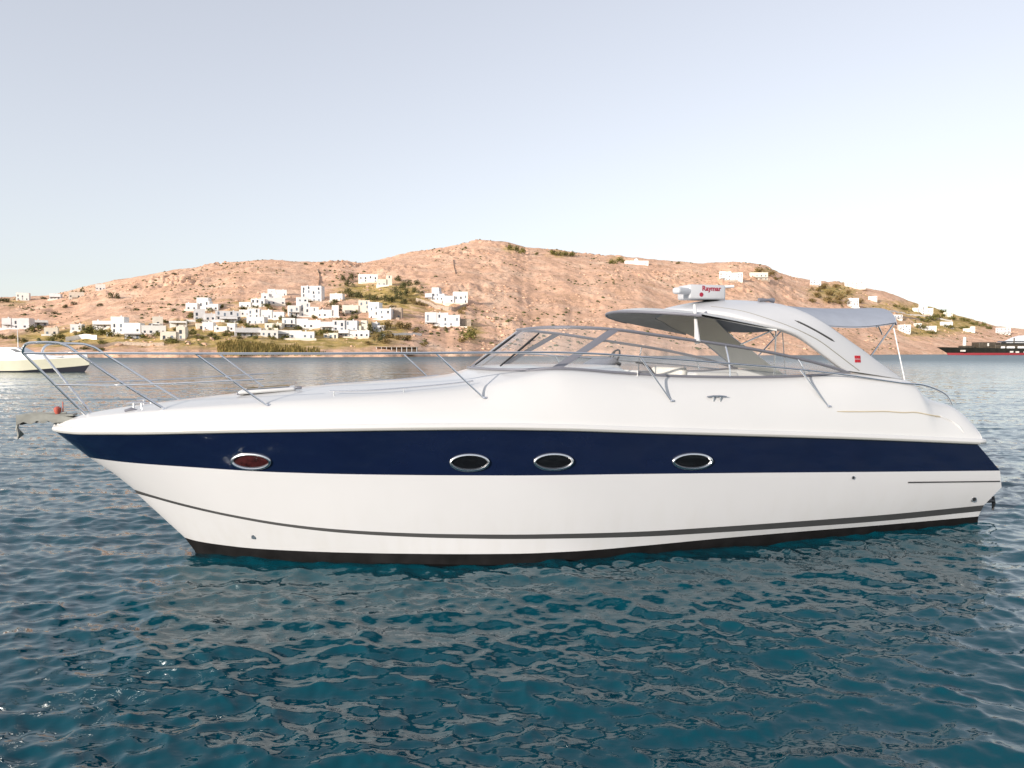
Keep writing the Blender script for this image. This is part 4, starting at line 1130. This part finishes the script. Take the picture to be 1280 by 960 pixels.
def stanchion(t, f, r=.012):
    u, z = bp(t[0], t[1], t[2])
    for s in (1, -1):
        mb = MB(); mb.tube([L(u, s * t[2], z), L(f[0], s * f[1], f[2] - .02)], r, 8)
        mb.tube([L(f[0], s * f[1], f[2] - .01), L(f[0], s * f[1], f[2] + .012)], [.032, .022], 10)
        mb.build('stanchion', M['steel'], rail)
stanchion((244, 442, 1.22), foot(335, 506))
stanchion((545, 441.5, 1.63), foot(606, 497))
stanchion((800, 446, 1.72), foot(840, 501))
stanchion((1000, 462, 1.66), foot(1036, 508))
# pulpit: two raked hoops joined by the rail
f1 = foot(107, 518.5); f2 = foot(205, 511)
hoopc = polyv([(29,441.5,.34), (28.5,437,.36), (31,431.5,.38), (38,428.5,.42), (54,428,.48), (70,428.5,.52), (84,432.5,.56), (100,443.5,.60), (150,477,.68)])
pts = [(f1[0], f1[1], f1[2])] + [tuple(hoopc[0])] + [tuple(p) for p in hoopc[1:]] + [f2]
hp = smooth(pts[1:], 5)
mb = MB()
both(mb, [pts[0], pts[1]], .0165); both(mb, [tuple(x) for x in hp], .0165)
pul = mb.build('pulpit', M['steel'], yacht)
# middle rails
mid = polyv([(70,481,.42), (130,482,.70), (200,480,.98), (290,476,1.27), (330,474,1.36)])
mb = MB(); both(mb, [tuple(x) for x in smooth(mid, 5)], .010)
mb.build('middle_rail', M['steel'], rail)
for s in (1, -1):
    mb = MB(); mb.tube([L(f2[0], s * f2[1], f2[2] - .01), L(f2[0] + .01, s * f2[1], f2[2] + .015)], [.034, .026], 10); mb.build('pulpit_foot', M['steel'], pul)
# anchor on its roller
mb = MB()
mb.box(-.36, .25, -.10, .10, 1.835, 1.86)
for y0, y1 in ((-.115, -.095), (.095, .115)):
    P2 = [(-.38, 1.735), (-.38, 1.86), (-.20, 1.885), (.06, 1.86), (.32, 1.80), (.32, 1.76), (.02, 1.755), (-.03, 1.785), (-.08, 1.75), (-.15, 1.785), (-.22, 1.74), (-.30, 1.775)]
    n_ = len(P2)
    mb.add([(x, y, z) for y in (y0, y1) for x, z in P2], [tuple(range(n_)), tuple(range(2 * n_ - 1, n_ - 1, -1))] + [(i, (i + 1) % n_, n_ + (i + 1) % n_, n_ + i) for i in range(n_)])
roller = mb.build('bow_roller', M['galv'], yacht, False)
mb = MB(); mb.tube([(-.33, -.09, 1.78), (-.33, .09, 1.78)], .045, 12); mb.build('roller_wheel', M['black'], roller)
mb = MB()
mb.tube([(.15, 0, 1.87), (-.25, 0, 1.87), (-.39, 0, 1.83), (-.41, 0, 1.66)], .016, 8)
mb.add([(-.41, 0, 1.72), (-.36, -.10, 1.60), (-.41, 0, 1.54), (-.36, .10, 1.60), (-.375, 0, 1.66)], [(0, 1, 4), (0, 4, 3), (1, 2, 4), (4, 2, 3), (0, 3, 2, 1)])
mb.build('anchor', M['galv'], roller, False)
u, z = bp(72, 512, .0)
mb = MB(); mb.tube([L(u, 0, z - .06), L(u, 0, z - .02), L(u, 0, z + .02), L(u, 0, z + .04)], [.025, .042, .042, .016], 12); mb.tube([L(u + .06, 0, z - .05), L(u + .06, 0, z + .10)], .008, 6)
mb.build('bow_light', M['redplastic'], yacht)
# cleats
def cleat(f, s=1, n='cleat', k=1.0):
    u, v, z = f
    mb = MB()
    mb.tube([L(u - .13 * k, s * v, z + .055), L(u - .05 * k, s * v, z + .062), L(u + .05 * k, s * v, z + .062), L(u + .13 * k, s * v, z + .055)], [.008, .013, .013, .008], 8)
    for du in (-.045, .045): mb.tube([L(u + du * k, s * v, z - .01), L(u + du * k, s * v, z + .06)], .011, 8)
    mb.build(n, M['steel'], yacht)
for s in (1, -1):
    cleat(foot(172, 509), s); cleat(foot(896, 501), s, k=1.15)
    f_ = foot(164, 513)
    mb = MB(); mb.tube([L(f_[0] - .07, s * f_[1], f_[2] - .01), L(f_[0], s * f_[1], f_[2] + .018), L(f_[0] + .07, s * f_[1], f_[2] - .01)], .022, 8); mb.build('fairlead', M['frame'], yacht)
# foredeck hatch
fh = on_deck(328, 496)
hz_ = lambda du, dv: deckz(fh[0] + du, .12 + dv)
hatch = rbox('deck_hatch', L(2.62, .12, deckz(2.62, .12) + .018), (.72, .72, .05), M['gelcoat'], yacht, .03, -.06)
rbox('hatch_glass', L(2.62, .12, deckz(2.62, .12) + .044), (.56, .56, .012), M['porthole'], hatch, .005, -.06)
rbox('hatch_hinge', L(3.02, .42, deckz(3.02, .42) + .03), (.08, .05, .035), M['frame'], hatch, .012)
rbox('hatch_hinge', L(2.28, .44, deckz(2.28, .44) + .03), (.08, .05, .035), M['frame'], hatch, .012)
# coachroof handrail on the far side and vent on the near side
mb = MB(); both(mb, [(u, 1.18 * sstep((u - 1.2) / 3.0) + .12, deckz(u, 1.18 * sstep((u - 1.2) / 3.0) + .12) + .055) for u in np.linspace(3.4, 5.2, 10)], .010)
for u in (3.45, 4.3, 5.15):
    vv = 1.18 * sstep((u - 1.2) / 3.0) + .12; both(mb, [(u, vv, deckz(u, vv) - .01), (u, vv, deckz(u, vv) + .055)], .008)
mb.build('handrail', M['steel'], yacht)
# long vent lip on the quarter
mb = MB(); m2 = MB()
pp = [on_deck(x, y) for x, y in ((1046,514.5),(1080,515),(1105,515.5),(1130,516),(1142,516.5),(1160,518.5),(1175,521.5))]
for s in (1, -1):
    mb.tube([L(u, s * (v + .004), z + .004) for u, v, z in smooth(pp, 4)], [.003] + [.008] * 22 + [.012, .008], 8)
    pq = [on_deck(x, y) for x, y in ((1176,521),(1188,526),(1198,533),(1205,542))]
    m2.tube([L(u, s * (v + .002), z + .002) for u, v, z in smooth(pq, 4)], [.012] * 10 + [.008, .006, .004], 8)
vent = mb.build('vent_lip', M['ochre'], yacht)
m2.build('quarter_crease', M['gelcoat'], vent)
# stern fitting under the bathing platform
u, z = bp(1238, 628, 1.3)
mb = MB()
mb.tube([L(u - .15, 1.3, z + .03), L(u + .06, 1.3, z + .02)], .03, 8); mb.tube([L(u + .05, 1.3, z + .10), L(u + .07, 1.3, z - .02), L(u + .05, 1.3, z - .13)], [.022, .028, .014], 8)
mb.build('trim_tab', M['boot'], yacht)


# ------------------------------------------------------------------ other vessels
def ship_hull(stations, rows):
    """stations: list of (x along, half beam per row[], z per row[]) -> strips per row pair"""
    return rows
# moored boat at the left, bow to the right
D0 = 98.0; k0 = D0 / 924
bx = (104 - 640) * k0
mob = empty('moored_boat', (bx, D0 + 1.6, 0), 0); tag(mob, 'cream hulled motor boat moored at the left edge behind the pulpit', 'boat')
LEN = 17.0
def mrow(z_b, z_m, z_s, B, u0, p):
    out_ = []
    for q in np.linspace(0, 1, 40)**1.4:
        x = u0 + (LEN - u0) * q
        b_ = .02 + B * (1 - (1 - min(q / .55, 1))**p)
        z = z_b + (z_m - z_b) * min(q / .5, 1)**.8 + (z_s - z_m) * max(0, (q - .5) / .5)
        out_.append((x, b_, z))
    return out_
rs = [mrow(2.35, 1.95, 1.9, 1.75, .35, 1.8), mrow(1.95, 1.55, 1.5, 1.78, .30, 1.8), mrow(.93, .16, .10, 1.6, 0.05, 1.6), mrow(-.25, -.35, -.35, 1.3, .95, 1.6)]
def mpart(name, i0, i1, m, close=False):
    mb = MB()
    for s in (1, -1): mb.grid([[(-x, -s * b_, z) for x, b_, z in rs[i]] for i in range(i0, i1 + 1)])
    if close: mb.grid([[(-x, s * b_, z) for x, b_, z in rs[i0]] for s in (1, -1)])
    return mb.build(name, m, mob, True, 50)
mpart('gunwale', 0, 1, M['white_paint'], True); mpart('hull', 1, 2, M['cream_hull']); mpart('bottom', 2, 3, M['navy_bottom'])
mb = MB()
prof = [(3.2, 2.0), (6.6, 2.30), (8.0, 2.62), (9.2, 3.25), (13.5, 3.30), (13.9, 1.9)]
mb.grid([[(-x, s * w_, z) for x, z in prof] for s, w_ in ((-1, 1.25), (-1, 1.1), (1, 1.1), (1, 1.25))])
cab = MB(); vs = []
for s in (-1, 1): vs += [(-x, s * 1.2 * (1 if z < 2.4 else .86), z) for x, z in prof]
n = len(prof); cab.add(vs, [tuple(range(n)), tuple(range(2 * n - 1, n - 1, -1))] + [(i, i + 1, n + i + 1, n + i) for i in range(n - 1)])
cb = cab.build('cabin', M['white_paint'], mob, False)
wn = MB(); wn.add([(-9.2, -1.10, 2.62), (-8.35, -1.12, 2.62), (-9.25, -1.07, 3.05), (-10.0, -1.06, 3.05)], [(0, 1, 2, 3)]); wn.add([(-9.2, -1.13, 2.62), (-8.35, -1.15, 2.62), (-9.25, -1.10, 3.05), (-10.0, -1.09, 3.05)], [(0, 1, 2, 3)]); wn.build('window', M['pane'], cb, False)
mb = MB(); mb.tube([(-9.6, 0, 3.2), (-9.65, 0, 5.6)], [.06, .03], 8); mb.build('mast', M['white_paint'], mob)
mb = MB(); mb.tube([(-.6, 0, 2.3), (-.4, 0, 2.9), (-1.6, -.5, 2.95), (-3.4, -1.2, 2.75), (-3.5, -1.25, 2.05)], .025, 6); mb.build('bow_rail', M['steel'], mob)

# the dark ship at the right edge, bow to the left
D1 = 650.0; k1 = D1 / 924
sx = (1170 - 640) * k1
ship = empty('dark_ship', (sx, D1, 0), 0.0); tag(ship, 'long dark olive ship with a red waterline band at the right edge', 'ship')
SL = 112.0
def srow(z0, z1, B, u0, p=1.9):
    out_ = []
    for q in np.linspace(0, 1, 44)**1.3:
        x = u0 + (SL - u0) * q
        out_.append((x, .05 + B * (1 - (1 - min(q / .4, 1))**p), z0 + (z1 - z0) * min(1, q * 2.2)))
    return out_
sr = [srow(7.0, 5.9, 7.5, 0), srow(1.9, 1.9, 7.0, 9.0), srow(-1.0, -1.0, 6.5, 10.5)]
for nm, i0, m_, cl in (('hull', 0, M['ship_hull'], True), ('waterline_band', 1, M['ship_red'], False)):
    mb = MB()
    for s in (1, -1): mb.grid([[(x, -s * b_, z) for x, b_, z in sr[i]] for i in (i0, i0 + 1)])
    if cl: mb.grid([[(x, s * b_, z) for x, b_, z in sr[0]] for s in (1, -1)])
    mb.build(nm, m_, ship, True, 50)
def sbox(name, x0, x1, b_, z0, z1, m_, par=None, bev=.4):
    return rbox(name, ((x0 + x1) / 2, 0, (z0 + z1) / 2), (x1 - x0, 2 * b_, z1 - z0), m_, par or ship, bev)
sbox('forward_deckhouse', 21.5, 31, 4.2, 5.5, 8.2, M['ship_brown'])
sbox('bridge', 34, 49, 5.5, 5.5, 11.2, M['ship_brown'])
sup = sbox('superstructure', 47.5, 104, 6.2, 5.4, 9.2, M['ship_brown'])
sbox('upper_deck', 52, 100, 6.0, 9.0, 10.6, M['ship_hull'])
for (x0, x1) in ((52.5, 56), (57.5, 64.5), (67, 73), (76, 83)):
    m_ = MB(); m_.box(x0, x1, -6.32, -6.1, 5.9, 7.6); m_.build('window', M['white_paint'], sup, False)
for (x, z) in ((19.5, 3.6), (61, 2.7), (66, 2.5), (73, 2.5), (79, 2.6)):
    m_ = MB(); m_.box(x - 1.3, x + 1.3, -7.9, -4.5, z - .6, z + .8); m_.build('fender', M['vinyl'], ship, False)
m_ = MB(); m_.tube([(24.5, 0, 8), (24.6, 0, 15.8)], [1.5, 1.25], 12); m_.build('funnel', M['vinyl'], ship)
m_ = MB(); m_.box(41, 42.4, -5.75, -5.4, 7.8, 10.4); m_.build('window', M['vinyl'], ship, False)
m_ = MB(); m_.tube([(68, 0, 10), (68, 0, 15)], .5, 8); m_.build('mast', M['ship_brown'], ship)
# white yacht beyond it
D2 = 800.0; k2 = D2 / 924
wy = empty('white_cruiser', ((1236 - 640) * k2, D2, 0), 0); tag(wy, 'white cruiser with raked upper decks showing over the dark ship', 'yacht')
def hullbox(name, pts, b_, m_, par):
    n = len(pts); vs = [(x, -b_, z) for x, z in pts] + [(x, b_, z) for x, z in pts]
    return obj(name, vs, [tuple(range(n)), tuple(range(2 * n - 1, n - 1, -1))] + [(i, (i + 1) % n, n + (i + 1) % n, n + i) for i in range(n)], m_, par, False)
hullbox('hull', [(-8, 9.0), (60, 8.0), (60, -1), (4, -1)], 5.5, M['white_paint'], wy)
hullbox('lower_deck', [(-2, 8.9), (4, 12.2), (58, 12.0), (58, 8.0)], 5.0, M['white_paint'], wy)
hullbox('upper_deck', [(14, 12.0), (27, 18.5), (34, 20.5), (36, 18.5), (55, 18.0), (55, 12.0)], 4.4, M['white_paint'], wy)
hullbox('window_band', [(10, 13.0), (12, 14.4), (54, 14.4), (54, 13.0)], 4.5, M['pane'], wy)
